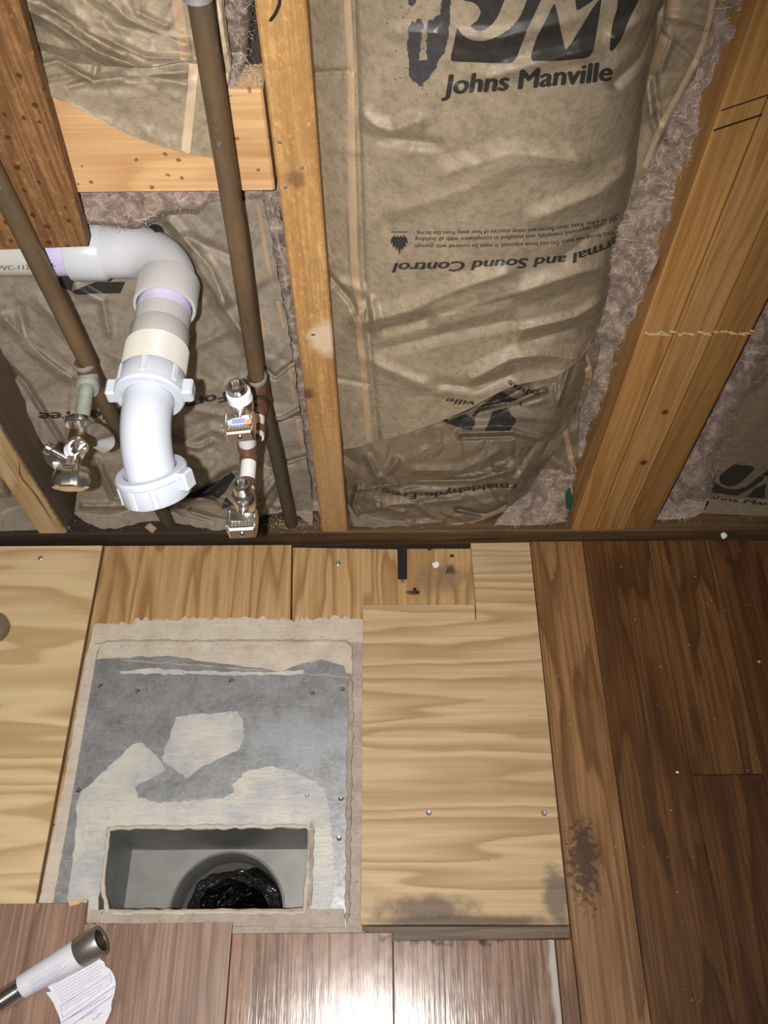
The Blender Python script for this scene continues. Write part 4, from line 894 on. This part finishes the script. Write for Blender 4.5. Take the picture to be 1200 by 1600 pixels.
# left angle valve
LV = empty('shutoff_valve', onZ(120, 700, zl), 'chrome angle shut-off valve with oval handle, under the left copper pipe', 'valve', 'chrome shut-off valves')
vd = onZ(108, 745, zl) - onZ(127, 656, zl); vd /= np.linalg.norm(vd)
P = onZ(126, 663, zl); lathe('escutcheon', P, vd, [(-.002, .012), (.0015, .012), (.0035, .0145), (.002, .0165), (-.002, .0160)], MAT['chrome'], LV, 32, closed=True)
P = onZ(123, 684, zl); lathe('ferrule', P, vd, [(-.003, .0085), (-.003, .0105), (.003, .0108), (.003, .0085)], MAT['brass'], LV, 24)
P = onZ(122, 688, zl); rb = rad(P, 27)
lathe('body', P, vd, [(0, rb * .7), (.001, rb * .95), (.010, rb), (.020, rb), (.021, rb * .82), (.040, rb * .82), (.046, rb * .72), (.047, rb * .4)], MAT['chrome'], LV, 6, label=None, sharp=True) if False else lathe('body', P, vd, [(0, rb * .7), (.001, rb * .95), (.012, rb), (.020, rb), (.022, rb * .82), (.040, rb * .82), (.046, rb * .70), (.047, rb * .3)], MAT['chrome'], LV, 28)
od = np.array([.75, -.10, .66]); od /= np.linalg.norm(od)
P0 = onZ(113, 706, zl) - od * .004
lathe('outlet', P0, od, [(0, .006), (.002, .0085), (.020, .0085), (.0225, .0080), (.0225, .0055), (.006, .0052), (.005, .0005)], MAT['chrome'], LV, 24)
lathe('thread_tape', P0, od, [(.004, .0080), (.004, .0098), (.013, .0100), (.0135, .0080)], MAT['thread_tape'], LV, 24)
bdv = onZ(76, 700, zl + .012) - onZ(104, 716, zl); bl = np.linalg.norm(bdv); bdv /= bl
lathe('side_bolt', onZ(104, 716, zl), bdv, [(0, .0025), (bl - .004, .0025), (bl - .004, .0065), (bl - .001, .0072), (bl + .003, .0065), (bl + .0038, .0005)], MAT['chrome'], LV, 20)
link_mesh('bracket', [onZ(66, 706, zl - .004), onZ(72, 722, zl - .004), onZ(95, 742, zl - .006), onZ(108, 722, zl - .006), onZ(84, 708, zl - .004)] + [p + np.array([0, 0, .0018]) for p in [onZ(66, 706, zl - .004), onZ(72, 722, zl - .004), onZ(95, 742, zl - .006), onZ(108, 722, zl - .006), onZ(84, 708, zl - .004)]],
          [(0, 1, 2, 3, 4), (9, 8, 7, 6, 5)] + [(i, (i + 1) % 5, (i + 1) % 5 + 5, i + 5) for i in range(5)], MAT['chrome'], LV)
# split flange plate behind the valve
cc = onZ(134, 684, zl - .006); a = np.linspace(-1.2, 1.75, 22); Vv = []
for t in a:
    for r_, dy in ((.0135, 0), (.0300, .004), (.0300, .0055), (.0135, .0015)):
        Vv.append(cc + np.array([r_ * math.cos(t), dy - .004, r_ * math.sin(t)]))
Ff = [(4 * i + j, 4 * i + (j + 1) % 4, 4 * i + 4 + (j + 1) % 4, 4 * i + 4 + j) for i in range(21) for j in range(4)] + [(0, 1, 2, 3), (84, 85, 86, 87)]
o = link_mesh('flange_plate', Vv, Ff, MAT['chrome'], LV, True); fix_normals(o.data); sharpen(o)
link_mesh('clip_loop', *(lambda P: ([p for q in P for p in (q + np.array([0, 0, .0008]), q + np.array([0, 0, -.0008]), q + np.array([.0016, 0, 0]))], [(3 * i + j, 3 * i + (j + 1) % 3, 3 * i + 3 + (j + 1) % 3, 3 * i + 3 + j) for i in range(len(P) - 1) for j in range(3)]))(
    [onZ(x, y, zl - .002) for x, y in ((114, 668), (106, 664), (98, 654), (104, 647), (112, 652))]), MAT['chrome'], LV)
hP = onZ(113, 726, zl); hd = vd * .8 + np.array([0, -.1, -.3]); hd /= np.linalg.norm(hd)
lathe('stem', onZ(114, 722, zl), vd, [(0, .0045), (.012, .0045), (.013, .001)], MAT['chrome'], LV, 16)
tt, uu, _w = frame(hd); side = np.array([1., .05, .05]); side -= hd * (side @ hd); side /= np.linalg.norm(side); upv = np.cross(hd, side); Vv = []; Ff = []; ns = 28
for d, s in ((0, .45), (.003, .80), (.010, .97), (.021, 1.0), (.0245, .95), (.0260, .78), (.0245, .45), (.0245, .01)):
    for kx in range(ns):
        t = 2 * math.pi * kx / ns; lob = 1 + .05 * math.cos(6 * t)
        Vv.append(hP + hd * d + side * .0195 * s * lob * math.cos(t) + upv * .0140 * s * lob * math.sin(t))
for i in range(7):
    for kx in range(ns): Ff.append((i * ns + kx, i * ns + (kx + 1) % ns, (i + 1) * ns + (kx + 1) % ns, (i + 1) * ns + kx))
Ff.append(tuple(range(ns))[::-1]); o = link_mesh('oval_handle', Vv, Ff, MAT['chrome'], LV, True); fix_normals(o.data); sharpen(o, .7)

# right water pipe
RT = onY(403, 603, 0.0); zr = .350
Rp = empty('water_pipe', (-.1357, .015, ZP), 'right tarnished copper water pipe between block and middle stud, feeding the white tubing', 'pipe', 'vertical copper water pipes')
rbase = np.array([-.1352, .0150, ZP - .006]); rtop = onY(303, -60, 0); rmid = onY(397.5, 560, 0)
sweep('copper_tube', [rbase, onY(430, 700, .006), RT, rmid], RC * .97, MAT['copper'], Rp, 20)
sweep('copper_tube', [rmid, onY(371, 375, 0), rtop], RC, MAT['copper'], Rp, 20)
sweep('coupling', [onY(309, -3, 0), onY(306, -24, 0)], RC * 1.16, MAT['solder'], Rp, 20)
ax = (rmid - rbase); ax /= np.linalg.norm(ax)
sweep('tee_fitting', [RT - ax * .030, RT - ax * .028, RT + ax * .012, RT + ax * .014], [RC * 1.05, RC * 1.25, RC * 1.25, RC * 1.08], MAT['copper_red'], Rp, 20)
solder('solder_ring', RT + ax * .015, ax, RC * 1.14, Rp)
p1 = onZ(402, 640, zr); sweep('stub_pipe', along(onZ(403, 612, zr), p1), RC * 1.15, MAT['copper_red'], Rp, 20); solder('solder_ring', onZ(402.5, 630, zr), p1 - onZ(403, 612, zr), RC * 1.12, Rp, 'brass', .006)
# white tubing manifold
WT = empty('branch_tubing', onZ(394, 700, zr), 'short white tubing branch with copper crimp rings, between the two lever valves', 'tubing')
R_ = .0082
def tube(a, b, r=R_, name='white_tube', mat='pex'): return sweep(name, along(a, b, 4), r, MAT[mat], WT, 22)
def crimp(P, d, r=R_, h=.009): return lathe('crimp_ring', P, d, [(-h / 2, r), (-h / 2, r * 1.14), (h / 2, r * 1.14), (h / 2, r)], MAT['copper_red'], WT, 24)
dY = np.array([0, -1., 0])
q0, q1 = onZ(402, 642, zr), onZ(401, 684, zr)
tube(q0, q1); crimp(onZ(402, 648, zr), dY); crimp(onZ(401.5, 673, zr), dY)
T0 = np.array([-.1440, -.0960, zr])                          # brass tee
sweep('brass_tee', along(onZ(401, 682, zr), T0 + dY * .014, 5), .0062, MAT['brass'], WT, 16)
sweep('brass_tee', along(T0, T0 + np.array([0, 0, .020]), 3), .0062, MAT['brass'], WT, 16)
f0, f1 = T0 + dY * .004, onZ(384.5, 775, zr)
tube(f0, f1); crimp(onZ(388, 718, zr), dY); crimp(onZ(385.5, 757, zr), dY)
def lever_valve(P, up, fwd, scale, label, sticker):
    """body along the tube, outlet collar pointing up, boxy ribbed lever in front"""
    P = np.asarray(P, float); up = np.asarray(up, float) / np.linalg.norm(up); fwd = np.asarray(fwd, float); fwd -= up * (fwd @ up); fwd /= np.linalg.norm(fwd); rt = np.cross(fwd, up); s = scale
    g = empty('shutoff_valve', P, label, 'valve', 'chrome shut-off valves')
    lathe('body', P - up * .012 * s, up, [(0, .006 * s), (.001 * s, .0105 * s), (.012 * s, .0120 * s), (.020 * s, .0118 * s), (.024 * s, .0095 * s)], MAT['chrome'], g, 28)
    if sticker: lathe('tape_band', P - up * .012 * s, up, [(.015 * s, .0115 * s), (.0155 * s, .0126 * s), (.0245 * s, .0122 * s), (.027 * s, .0100 * s)], MAT['thread_tape'], g, 28, label='white tape wound round the outlet')
    lathe('outlet', P - up * .012 * s, up, [(.022 * s, .0095 * s), (.030 * s, .0092 * s), (.034 * s, .0092 * s), (.035 * s, .0088 * s), (.035 * s, .0066 * s), (.020 * s, .0062 * s), (.019 * s, .0003)], MAT['chrome'], g, 28)
    lathe('stem', P, fwd, [(0, .005 * s), (.017 * s, .005 * s), (.017 * s, .0028 * s), (.024 * s, .0028 * s)], MAT['chrome'], g, 16)
    o = P + fwd * .020 * s - up * .004 * s
    Mx = Matrix([[rt[i], fwd[i], up[i], o[i]] for i in range(3)] + [[0, 0, 0, 1]])
    h = box('lever', (-.0135 * s, 0, -.0085 * s), (.0135 * s, .0235 * s, .0060 * s), MAT['chrome'], g, .0018 * s, Mx)
    # ribbed pad, arched at the back
    Vv = []; nr = 15
    for i in range(nr):
        x = (-.0112 + .0224 * i / (nr - 1)) * s; zt = (.0068 + (.0009 if i % 2 else 0)) * s
        for y in (.0215 * s, (.0075 + .0035 * (abs(i - 7) / 7) ** 2) * s): Vv.append(np.array(Mx @ Vector((x, y, zt))))
    link_mesh('ribbed_pad', Vv, [(2 * i, 2 * i + 1, 2 * i + 3, 2 * i + 2) for i in range(nr - 1)], MAT['chrome_dull'], g)
    for sx in (-1, 1): box('side_ear', (sx * .0135 * s - .0012 * s, -.001 * s, -.004 * s), (sx * .0135 * s + .0012 * s, .021 * s, .0086 * s), MAT['chrome'], g, .0006 * s, Mx)
    lathe('end_screw', np.array(Mx @ Vector((0, .0235 * s, -.0015 * s))), fwd, [(0, .0024 * s), (.0012 * s, .0024 * s), (.0018 * s, .0012 * s), (.0018 * s, .0001)], MAT['steel'], g, 14)
    arc = [np.array(Mx @ Vector((x * s, (.0050 + .0032 * (1 - (x / .0112) ** 2) * -1 + .0040) * s, .0082 * s))) for x in np.linspace(-.0112, .0112, 9)]
    arc2 = [np.array(Mx @ Vector((x * s, .0150 * s - abs(x) * .12 * s, .0082 * s))) for x in np.linspace(.0100, -.0100, 9)]
    st = prism('sticker', arc + arc2, -np.array(up) * .0006, MAT['sticker'] if sticker else MAT['chrome'], g, 0)
    if sticker:
        for y0 in (.0085, .0105, .0124):
            box('sticker_text', (-.0062 * s, y0 * s, .0083 * s), (.0062 * s, (y0 + .0009) * s, .00845 * s), MAT['sticker_ink'], st, 0, Mx)
        lathe('orange_dot', np.array(Mx @ Vector((-.0100 * s, .0130 * s, .0080 * s))), up, [(0, .0030 * s), (.0006, .0030 * s), (.0007, .0001)], MAT['orange_dot'], g, 16)
    return g
zv = min(np.linspace(zr, zr + .2, 400), key=lambda z: abs(proj((T0[0], T0[1], z))[1] - 628))
VP = np.array([T0[0] + .004, T0[1] + .001, zv])
lever_valve(VP, (-.10, .10, 1), (.06, -1, -.12), 1.0, 'upper chrome lever shut-off valve with a pale blue sticker, white tape at its outlet', True)
upP = T0 + np.array([0, 0, .012]); upQ = VP - np.array([0, 0, .011])
tube(upP, upQ, .0092); crimp(upP + np.array([0, 0, .006]), upQ - upP, .0092, .010)

lever_valve(onZ(382, 781, zr + .002), (-.03, .25, 1), (.04, -1, .02), 1.02, 'lower chrome lever shut-off valve just above the bottom plate', False)

# drain
DR = empty('drain_pipe', onZ(180, 394, .497), 'white plastic drain pipe with elbow, slip nuts and bent tail piece, coming through the wall', 'pipe')
zd = .497; yd = .055; xd = -.2120; rp = .0238
def dp(x, y, z): return np.array([x, y, z])
sweep('horizontal_pipe', [dp(-.62, yd, zd), dp(-.325, yd, zd)], rp, MAT['pvc_cream'], DR, 36)
sweep('primer_band', [dp(-.343, yd, zd), dp(-.3335, yd, zd), dp(-.312, yd, zd)], [rp + .0003, rp + .0004, rp + .0004], MAT['primer'], DR, 36, caps=False, label='purple primer stain on the pipe end')
rh = .0292
lathe('elbow_hub', dp(-.3175, yd, zd), (1, 0, 0), [(.001, rp), (0, rh - .002), (.001, rh), (.034, rh), (.037, rh - .002), (.040, rh - .004)], MAT['pvc'], DR, 40)
a = np.linspace(0, math.pi / 2, 20); R0 = .050
arc = [dp(xd - R0 + R0 * math.sin(t), yd - R0 + R0 * math.cos(t), zd) for t in a]
yc = yd - R0
sweep('elbow', [dp(-.285, yd, zd)] + arc + [dp(xd, yc - .012, zd)], [.0268] * 22, MAT['pvc'], DR, 40, caps=False)
rh2 = .0305
lathe('elbow_hub', dp(xd, yc + .006, zd), (0, -1, 0), [(-.002, rh2 - .004), (0, rh2 - .0015), (.0015, rh2), (.034, rh2), (.0355, rh2 - .0008), (.0355, rh2 - .0035), (.012, rh2 - .0040)], MAT['pvc_grey'], DR, 44)
yh = yc + .006 - .0355                           # mouth of the hub
lathe('primer_band', dp(xd, yh + .020, zd), (0, -1, 0), [(0, .0258), (.032, .0258)], MAT['primer'], DR, 40, label='purple primer ring inside the hub mouth')
lathe('adapter', dp(xd, yh + .004, zd), (0, -1, 0), [(.0155, .0250), (.0155, .0260), (.034, .0260), (.0345, .0268), (.036, .0276), (.058, .0278), (.0585, .0282)], MAT['pvc_grey'], DR, 44)
prof = [];
for i in range(12): prof += [(i * .0029, .0282), (i * .0029 + .0016, .0296), (i * .0029 + .0028, .0284)]
yt = yh + .004 - .0570
lathe('thread', dp(xd, yt, zd), (0, -1, 0), [(0, .027)] + prof, MAT['pvc_cream'], DR, 44)
def slip_nut(P, axis, r, h, wings, ribs, seed=0):
    P = np.asarray(P, float); t = np.asarray(axis, float) / np.linalg.norm(axis)
    nut = lathe('slip_nut', P, t, [(0, r * .86), (0, r * .97), (.0015, r), (h * .72, r), (h * .74, r * 1.0), (h * .78, r * 1.03), (h * .92, r * 1.03), (h, r * .98), (h, r * .78), (h * .6, r * .70)], MAT['nut_white'], DR, 44)
    _, u, w = frame(t)
    for kx in ribs:
        e = u * math.cos(kx) + w * math.sin(kx); f_ = np.cross(t, e)
        Mx = Matrix([[e[i], f_[i], t[i], P[i]] for i in range(3)] + [[0, 0, 0, 1]])
        box('grip_rib', (r * .96, -.0030, .001), (r * 1.035, .0030, h * .74), MAT['nut_white'], nut, .0010, Mx)
    for kx in wings:
        e = u * math.cos(kx) + w * math.sin(kx); f_ = np.cross(t, e)
        Mx = Matrix([[e[i], f_[i], t[i], P[i]] for i in range(3)] + [[0, 0, 0, 1]])
        box('grip_wing', (r * .94, -.0075, h * .30), (r * 1.28, .0075, h * .98), MAT['nut_white'], nut, .0018, Mx)
    return nut
_, u, w = frame((0, -1, 0))
ang = lambda v: math.atan2(np.dot(v, w), np.dot(v, u))
yn = onZ(243, 588, zd)[1]
slip_nut(dp(xd, yn, zd), (0, -1, 0), .0308, .026, [ang((1, 0, 0)), ang((-1, 0, 0))], [ang((math.cos(b), 0, math.sin(b))) for b in (.6, 1.57, 2.5, 3.7, 4.7, 5.6)])
# bent tail piece: out of the wall, then turning down
ye = yn - .024; Rb = .064; phi = np.linspace(0, 1.08, 20)
bend = [dp(xd + .006 * (t / 1.08) ** 2, ye - .014 - Rb * math.sin(t), zd - Rb * (1 - math.cos(t))) for t in phi]
tail = [dp(xd, ye + .012, zd), dp(xd, ye - .006, zd)] + bend; te = tail[-1]; td = tail[-1] - tail[-2]; td /= np.linalg.norm(td)
tail.append(te + td * .012)
sweep('tail_piece', tail, [.0222] * len(tail), MAT['nut_white'], DR, 40)
lathe('tail_collar', dp(xd, ye + .004, zd), (0, -1, 0), [(0, .0245), (.001, .0250), (.004, .0240), (.005, .0220)], MAT['nut_white'], DR, 40)
_, u, w = frame(-td)
slip_nut(te + td * .013, -td, .0315, .026, [ang((.93, -.35, .1))], [ang((math.cos(b), math.sin(b), 0)) for b in (-2.7, -1.9, -1.3, .4, 2.2)])
# raised and printed marks
bp = [BVHTree.FromPolygons([tuple(o.matrix_basis.to_translation() + v.co + wloc(DR)) for v in o.data.vertices], [tuple(p.vertices) for p in o.data.polygons]) for o in DR.children if o.name.startswith(('horizontal_pipe', 'primer_band', 'elbow'))]
text_on('lettering', 'PVC-1120 SCH-', [(-3, 421.5), (45, 420), (88, 417)], 7, bp, MAT['steel_dark'], DR, 0)
for i, (x, y, s) in enumerate(((203, 361, 'W/ML'), (212, 369, '1-1/2'), (222, 378, 'D'))):
    pass
# ================================================================== loose things on the floor and the plate
HZ = .0150
hs = empty('supply_hose', onZ(100, 1505, 0), 'corrugated steel supply hose end with a curled white paper tag, lower left planks', 'hose')
h0, h1, h2 = onZ(-40, 1592, HZ), onZ(33, 1543, HZ), onZ(153, 1471, .034)
hd = h2 - h1; hd /= np.linalg.norm(hd)
L = np.linalg.norm(h1 - h0); prof = []
n = int(L / .0028)
for i in range(n):
    for q in range(4): prof.append(((i + q / 4) * .0028, .0100 + (.0016, .0004, -.0012, .0004)[q]))
lathe('corrugated_tube', h0, h1 - h0, prof, MAT['steel'], hs, 28, sharp=False)
pa, pb = onZ(36, 1541, HZ), onZ(128, 1487, .0285)
lathe('paper_wrap', pa, pb - pa, [(0, .0120), (0, .0128), (np.linalg.norm(pb - pa), .0162), (np.linalg.norm(pb - pa), .0150)], MAT['label'], hs, 32)
na = onZ(124, 1489, .028)
nut = lathe('hose_nut', na, hd, [(0, .0145), (0, .0160), (.0015, .0168), (.026, .0168), (.0275, .0160), (.0275, .0128), (.010, .0122), (.009, .0002)], MAT['nickel'], hs, 32)
lathe('thread_ring', na, hd, [(.0115, .0112), (.0120, .0122), (.0132, .0112), (.0144, .0122), (.0156, .0112), (.0168, .0122), (.0180, .0112), (.0260, .0112), (.0260, .0126)], MAT['brass'], hs, 28)
# the tag: leaves the wrap and sags to the floor
outl = [(66, 1533), (95, 1520), (118, 1510), (140, 1503), (154, 1497), (163, 1503), (165, 1510), (172, 1514), (179, 1526), (181, 1540), (178, 1556), (172, 1570), (174, 1578), (166, 1596), (160, 1612), (98, 1612), (93, 1590), (84, 1568), (72, 1551), (80, 1549)]
def tagz(x, y):
    d = ((x - 36) * (1486 - 1541) - (y - 1541) * (132 - 36)) / -math.hypot(96, 55)   # px from wrap axis, + = towards viewer
    t = max(0, min(1, d / 95)); return .0022 + .020 * (1 - t) ** 2 + .0030 * abs(math.sin(t * 4.5))
bm = bmesh.new(); op = rough_poly(outl, .4, 6, 3); vs = [bm.verts.new((x, y, 0)) for x, y in op]; bm.faces.new(vs); bmesh.ops.triangulate(bm, faces=bm.faces)
for _ in range(5):
    e = [e for e in bm.edges if e.calc_length() > 8]
    if not e: break
    bmesh.ops.subdivide_edges(bm, edges=e, cuts=1); bmesh.ops.triangulate(bm, faces=[f for f in bm.faces if len(f.verts) > 3])
bm.verts.index_update(); Pv = [onZ(v.co.x, v.co.y, tagz(v.co.x, v.co.y)) for v in bm.verts]; Fv = [tuple(v.index for v in f.verts) for f in bm.faces]; bm.free()
tg = link_mesh('paper_tag', Pv, Fv, MAT['label'], hs, True)
bT = BVHTree.FromPolygons([tuple(p) for p in Pv], Fv)
wr = [o for o in hs.children if o.name.startswith('paper_wrap')][0]; Lw = wloc(wr)
bW = BVHTree.FromPolygons([tuple(v.co + Lw) for v in wr.data.vertices], [tuple(p.vertices) for p in wr.data.polygons])
ux, uy = .866, -.50                                # direction of the print lines, px
def dashes(name, rows, bv, parent, seed):
    r = random.Random(seed); V = []; F = []
    for (x, y, L, w) in rows:
        p = 0
        while p < L:
            q = min(r.uniform(2.0, 6.5), L - p); a, b = x + ux * p, y + uy * p; c, d = x + ux * (p + q), y + uy * (p + q)
            V += [(a, b), (c, d), (c - uy * w * -1, d + ux * w), (a - uy * w * -1, b + ux * w)]; F.append((len(V) - 4, len(V) - 3, len(V) - 2, len(V) - 1)); p += q + r.uniform(.7, 1.4)
    o = drape(name, V, F, bv, MAT['blue_ink'], parent, 8, .0005)
    if o is not None: o['kind'] = 'stuff'
dashes('print_lines', [(44 + i * .9 + (2 if i % 3 else 0), 1534 + i * 3.0, 66 - (i % 3) * 8, 1.0) for i in range(8)], [bW], wr, 1)
rows = [(80 + i * 2.2, 1536 + i * 4.0, (52, 66, 78, 84, 82, 78, 74, 40, 36, 70, 66)[i], 1.1) for i in range(11)]
dashes('print_lines', rows + [(120, 1512, 22, 1), (124, 1516, 22, 1), (108, 1590, 66, 2.2), (126, 1592, 30, 2.0), (130, 1605, 12, 2.6), (152, 1586, 10, 2.6), (146, 1592, 10, 2.6)], [bT], tg, 2)
def pline(pts, w, bv, mat, parent, name):
    V = []; F = []
    for (a, b), (c, d) in zip(pts[:-1], pts[1:]):
        L = math.hypot(c - a, d - b); nx, ny = -(d - b) / L * w / 2, (c - a) / L * w / 2; i = len(V)
        V += [(a + nx, b + ny), (c + nx, d + ny), (c - nx, d - ny), (a - nx, b - ny)]; F.append((i, i + 1, i + 2, i + 3))
    return drape(name, V, F, bv, MAT[mat], parent, 8, .0005)
pline([(97, 1598), (180, 1541)], .9, [bT], 'blue_ink', tg, 'rule_line'); pline([(112, 1602), (181, 1552)], .9, [bT], 'blue_ink', tg, 'rule_line')
pline([(98, 1590), (95, 1572), (172, 1522), (175, 1535), (98, 1590)], .6, [bT], 'blue_ink', tg, 'rule_line')

def crumb(name, P, r, mat, seed, parent=None, flat=.6):
    rg = random.Random(seed); bm = bmesh.new(); bmesh.ops.create_icosphere(bm, subdivisions=1, radius=1)
    V = [np.array((v.co.x * r * rg.uniform(.7, 1.2), v.co.y * r * rg.uniform(.6, 1.1), (v.co.z * flat + flat * .9) * r * rg.uniform(.8, 1.1))) + np.asarray(P) for v in bm.verts]
    bm.verts.index_update(); F = [tuple(v.index for v in f.verts) for f in bm.faces]; bm.free()
    return link_mesh(name, V, F, MAT[mat], parent)
tag(crumb('plaster_crumb', onZ(1130, 838, .0205), .0065, 'white_bit', 1, flat=.5), 'white plaster crumb on the bottom plate at the far right', 'debris')
tag(prism('paint_chip', zpoly([(675, 880), (684, 877), (687, 882), (683, 887), (677, 886)], zo + .0022), .0018, MAT['white_bit'], None, .0003), 'small square white chip on the old plywood near the slot', 'debris')
tag(prism('paper_scrap', [onZ(x, y, .0225) for x, y in ((226, 824), (234, 817), (245, 825), (238, 833))], .001, MAT['tape'], None, 0), 'small tan cardboard scrap on the dark plate below the drain', 'debris')
for x, y, lab, m in ((1058, 1207, 'pale sliver on the dark planks, beside the plank end joint', 'white_bit'), (1186, 1034, 'pale fleck on the planks at the far right edge', 'tape_pale'), (1138, 876, 'dark lump on the planks near the plate at the upper right', 'steel_dark')):
    tag(crumb('floor_crumb', onZ(x, y, 0), .0024 if m != 'steel_dark' else .005, m, int(x), flat=.35), lab, 'debris')
V = []; F = []; rg = random.Random(5)                # countless flecks on floor and patches
def fleck(P, r):
    i = len(V); a = rg.uniform(0, 6.3)
    for q in range(3): V.append((P[0] + r * math.cos(a + q * 2.1), P[1] + r * math.sin(a + q * 2.1) * rg.uniform(.4, 1), P[2]))
    V.append((P[0], P[1], P[2] + r * .7)); F.extend([(i, i + 1, i + 3), (i + 1, i + 2, i + 3), (i + 2, i, i + 3), (i, i + 2, i + 1)])
for _ in range(70): fleck(onZ(rg.uniform(840, 1190), rg.uniform(860, 1580), .0003), rg.uniform(.0005, .0012))
for _ in range(26): fleck(onZ(rg.uniform(10, 350), rg.uniform(1450, 1590), .0003), rg.uniform(.0005, .001))
for _ in range(50): fleck(onZ(rg.uniform(170, 720), rg.uniform(860, 950), zo + .0003), rg.uniform(.0005, .0011))
o = link_mesh('floor_flecks', V, F, MAT['white_bit']); tag(o, 'tiny pale flecks of dust scattered over the planks and plywood', 'dust', kind='stuff')
V = []; F = []
for _ in range(700):
    if rg.random() < .45: fleck(onZ(rg.gauss(440, 30), rg.gauss(818, 6), .0205), rg.uniform(.0006, .0018))
    else: fleck((rg.uniform(-.5, .6), rg.uniform(.002, .04), .0204), rg.uniform(.0005, .0014))
o = link_mesh('plate_dust', V, F, MAT['saw']); tag(o, 'sawdust and grit lying along the top of the bottom plate', 'dust', kind='stuff')
V = []; F = []
for _ in range(60): fleck(onZ(*(lambda q: (q(0, 1200), q(860, 1440)))(rg.uniform), .0004), rg.uniform(.0004, .0010))
o = link_mesh('dark_flecks', V, F, MAT['dark']); tag(o, 'tiny dark specks scattered over the plywood and planks', 'dust', kind='stuff')
# chip heap on top of the block
V = []; F = []
for _ in range(160):
    P = onY(rg.uniform(372, 408), rg.uniform(100, 138), .030 + rg.uniform(.004, .034)); P = np.array([P[0], P[1], blk.location.z + .051]); fleck(P, rg.uniform(.0008, .002))
o = link_mesh('block_dust', V, F, MAT['saw']); tag(o, 'wood crumbs lying on top of the pine block', 'dust', kind='stuff')
# dark scraps near the slot
for i, (x, y) in enumerate(((648, 921), (652, 926), (706, 869), (671, 858))):
    crumb('grit', onZ(x, y, zo + .001), .0035, 'dark', i + 40, floor, .25)
crumb('grit', onZ(629, 909, zo + .001), .0035, 'nickel', 60, floor, .4)
tag(prism('green_scrap', [onY(x, y, .028) for x, y in ((884, 770), (890, 764), (900, 798), (890, 822), (884, 826))], np.array([0, .003, 0]), MAT['green'], None, .0005), 'thin dark green plastic scrap beside the foot of the tripled studs', 'scrap')
# smoky cap at the left edge
cp = onZ(-9, 984, 0)
cap_ = empty('round_cap', cp, 'smoky olive-brown rounded cap on the left plywood, cut off by the frame', 'cap')
lathe('shell', cp, (0, 0, 1), [(0, .0215), (.0015, .0225), (.010, .0225), (.015, .0205), (.0175, .0150), (.0180, .0001)], MAT['smoky'], cap_, 40)
lathe('inner_rib', cp + np.array([0, 0, .0172]), (0, 0, 1), [(0, .0125), (.0015, .0120), (.0015, .0085), (0, .0080)], MAT['green'], cap_, 32)
# moulded marks on the elbow, nicks and a knot hole
eb = [b for b in bp]
V2 = []; F2 = []
for i, (x, y) in enumerate(((201, 366), (207, 372), (213, 378), (219, 384), (212, 361), (218, 366), (224, 371), (230, 376), (236, 372), (229, 366), (222, 361), (226, 383), (232, 388))):
    a = .7 + .5 * (i % 3); V2 += [(x, y), (x + 5 * math.cos(a), y + 5 * math.sin(a)), (x + 5 * math.cos(a) - 1.4, y + 5 * math.sin(a) + 1.2), (x - 1.4, y + 1.2)]; F2.append((4 * i, 4 * i + 1, 4 * i + 2, 4 * i + 3))
drape('moulded_marks', V2, F2, eb, MAT['pvc'], DR, 8, .0009)
# wire loop and bark mark at the top of the middle stud
sweep('wire_loop', [onY(440, -20, -.001), onY(436, 8, -.003), onY(430, 22, -.003), onY(423, 31, -.0015)], .0012, MAT['dark'], mid, 8)
crumb('knot_hole', onY(423, 33, .001), .0022, 'dark', 70, mid, .5); crumb('gouge', onY(489, 523, .0008), .003, 'dark', 71, mid, .4)
# crack and knot on the left stud
lst = bpy.data.objects['wall_stud']
sweep('dark_crack', [onY(30, 722, -.0002), onY(31, 741, -.0004), onY(36, 750, -.0004), onY(48, 764, -.0004), onY(58, 776, -.0004), (onY(70, 795, -.0004)), onY(80, 812, -.0002)], [.0004, .0009, .0008, .0006, .0010, .0007, .0003], MAT['crack'], lst, 8)
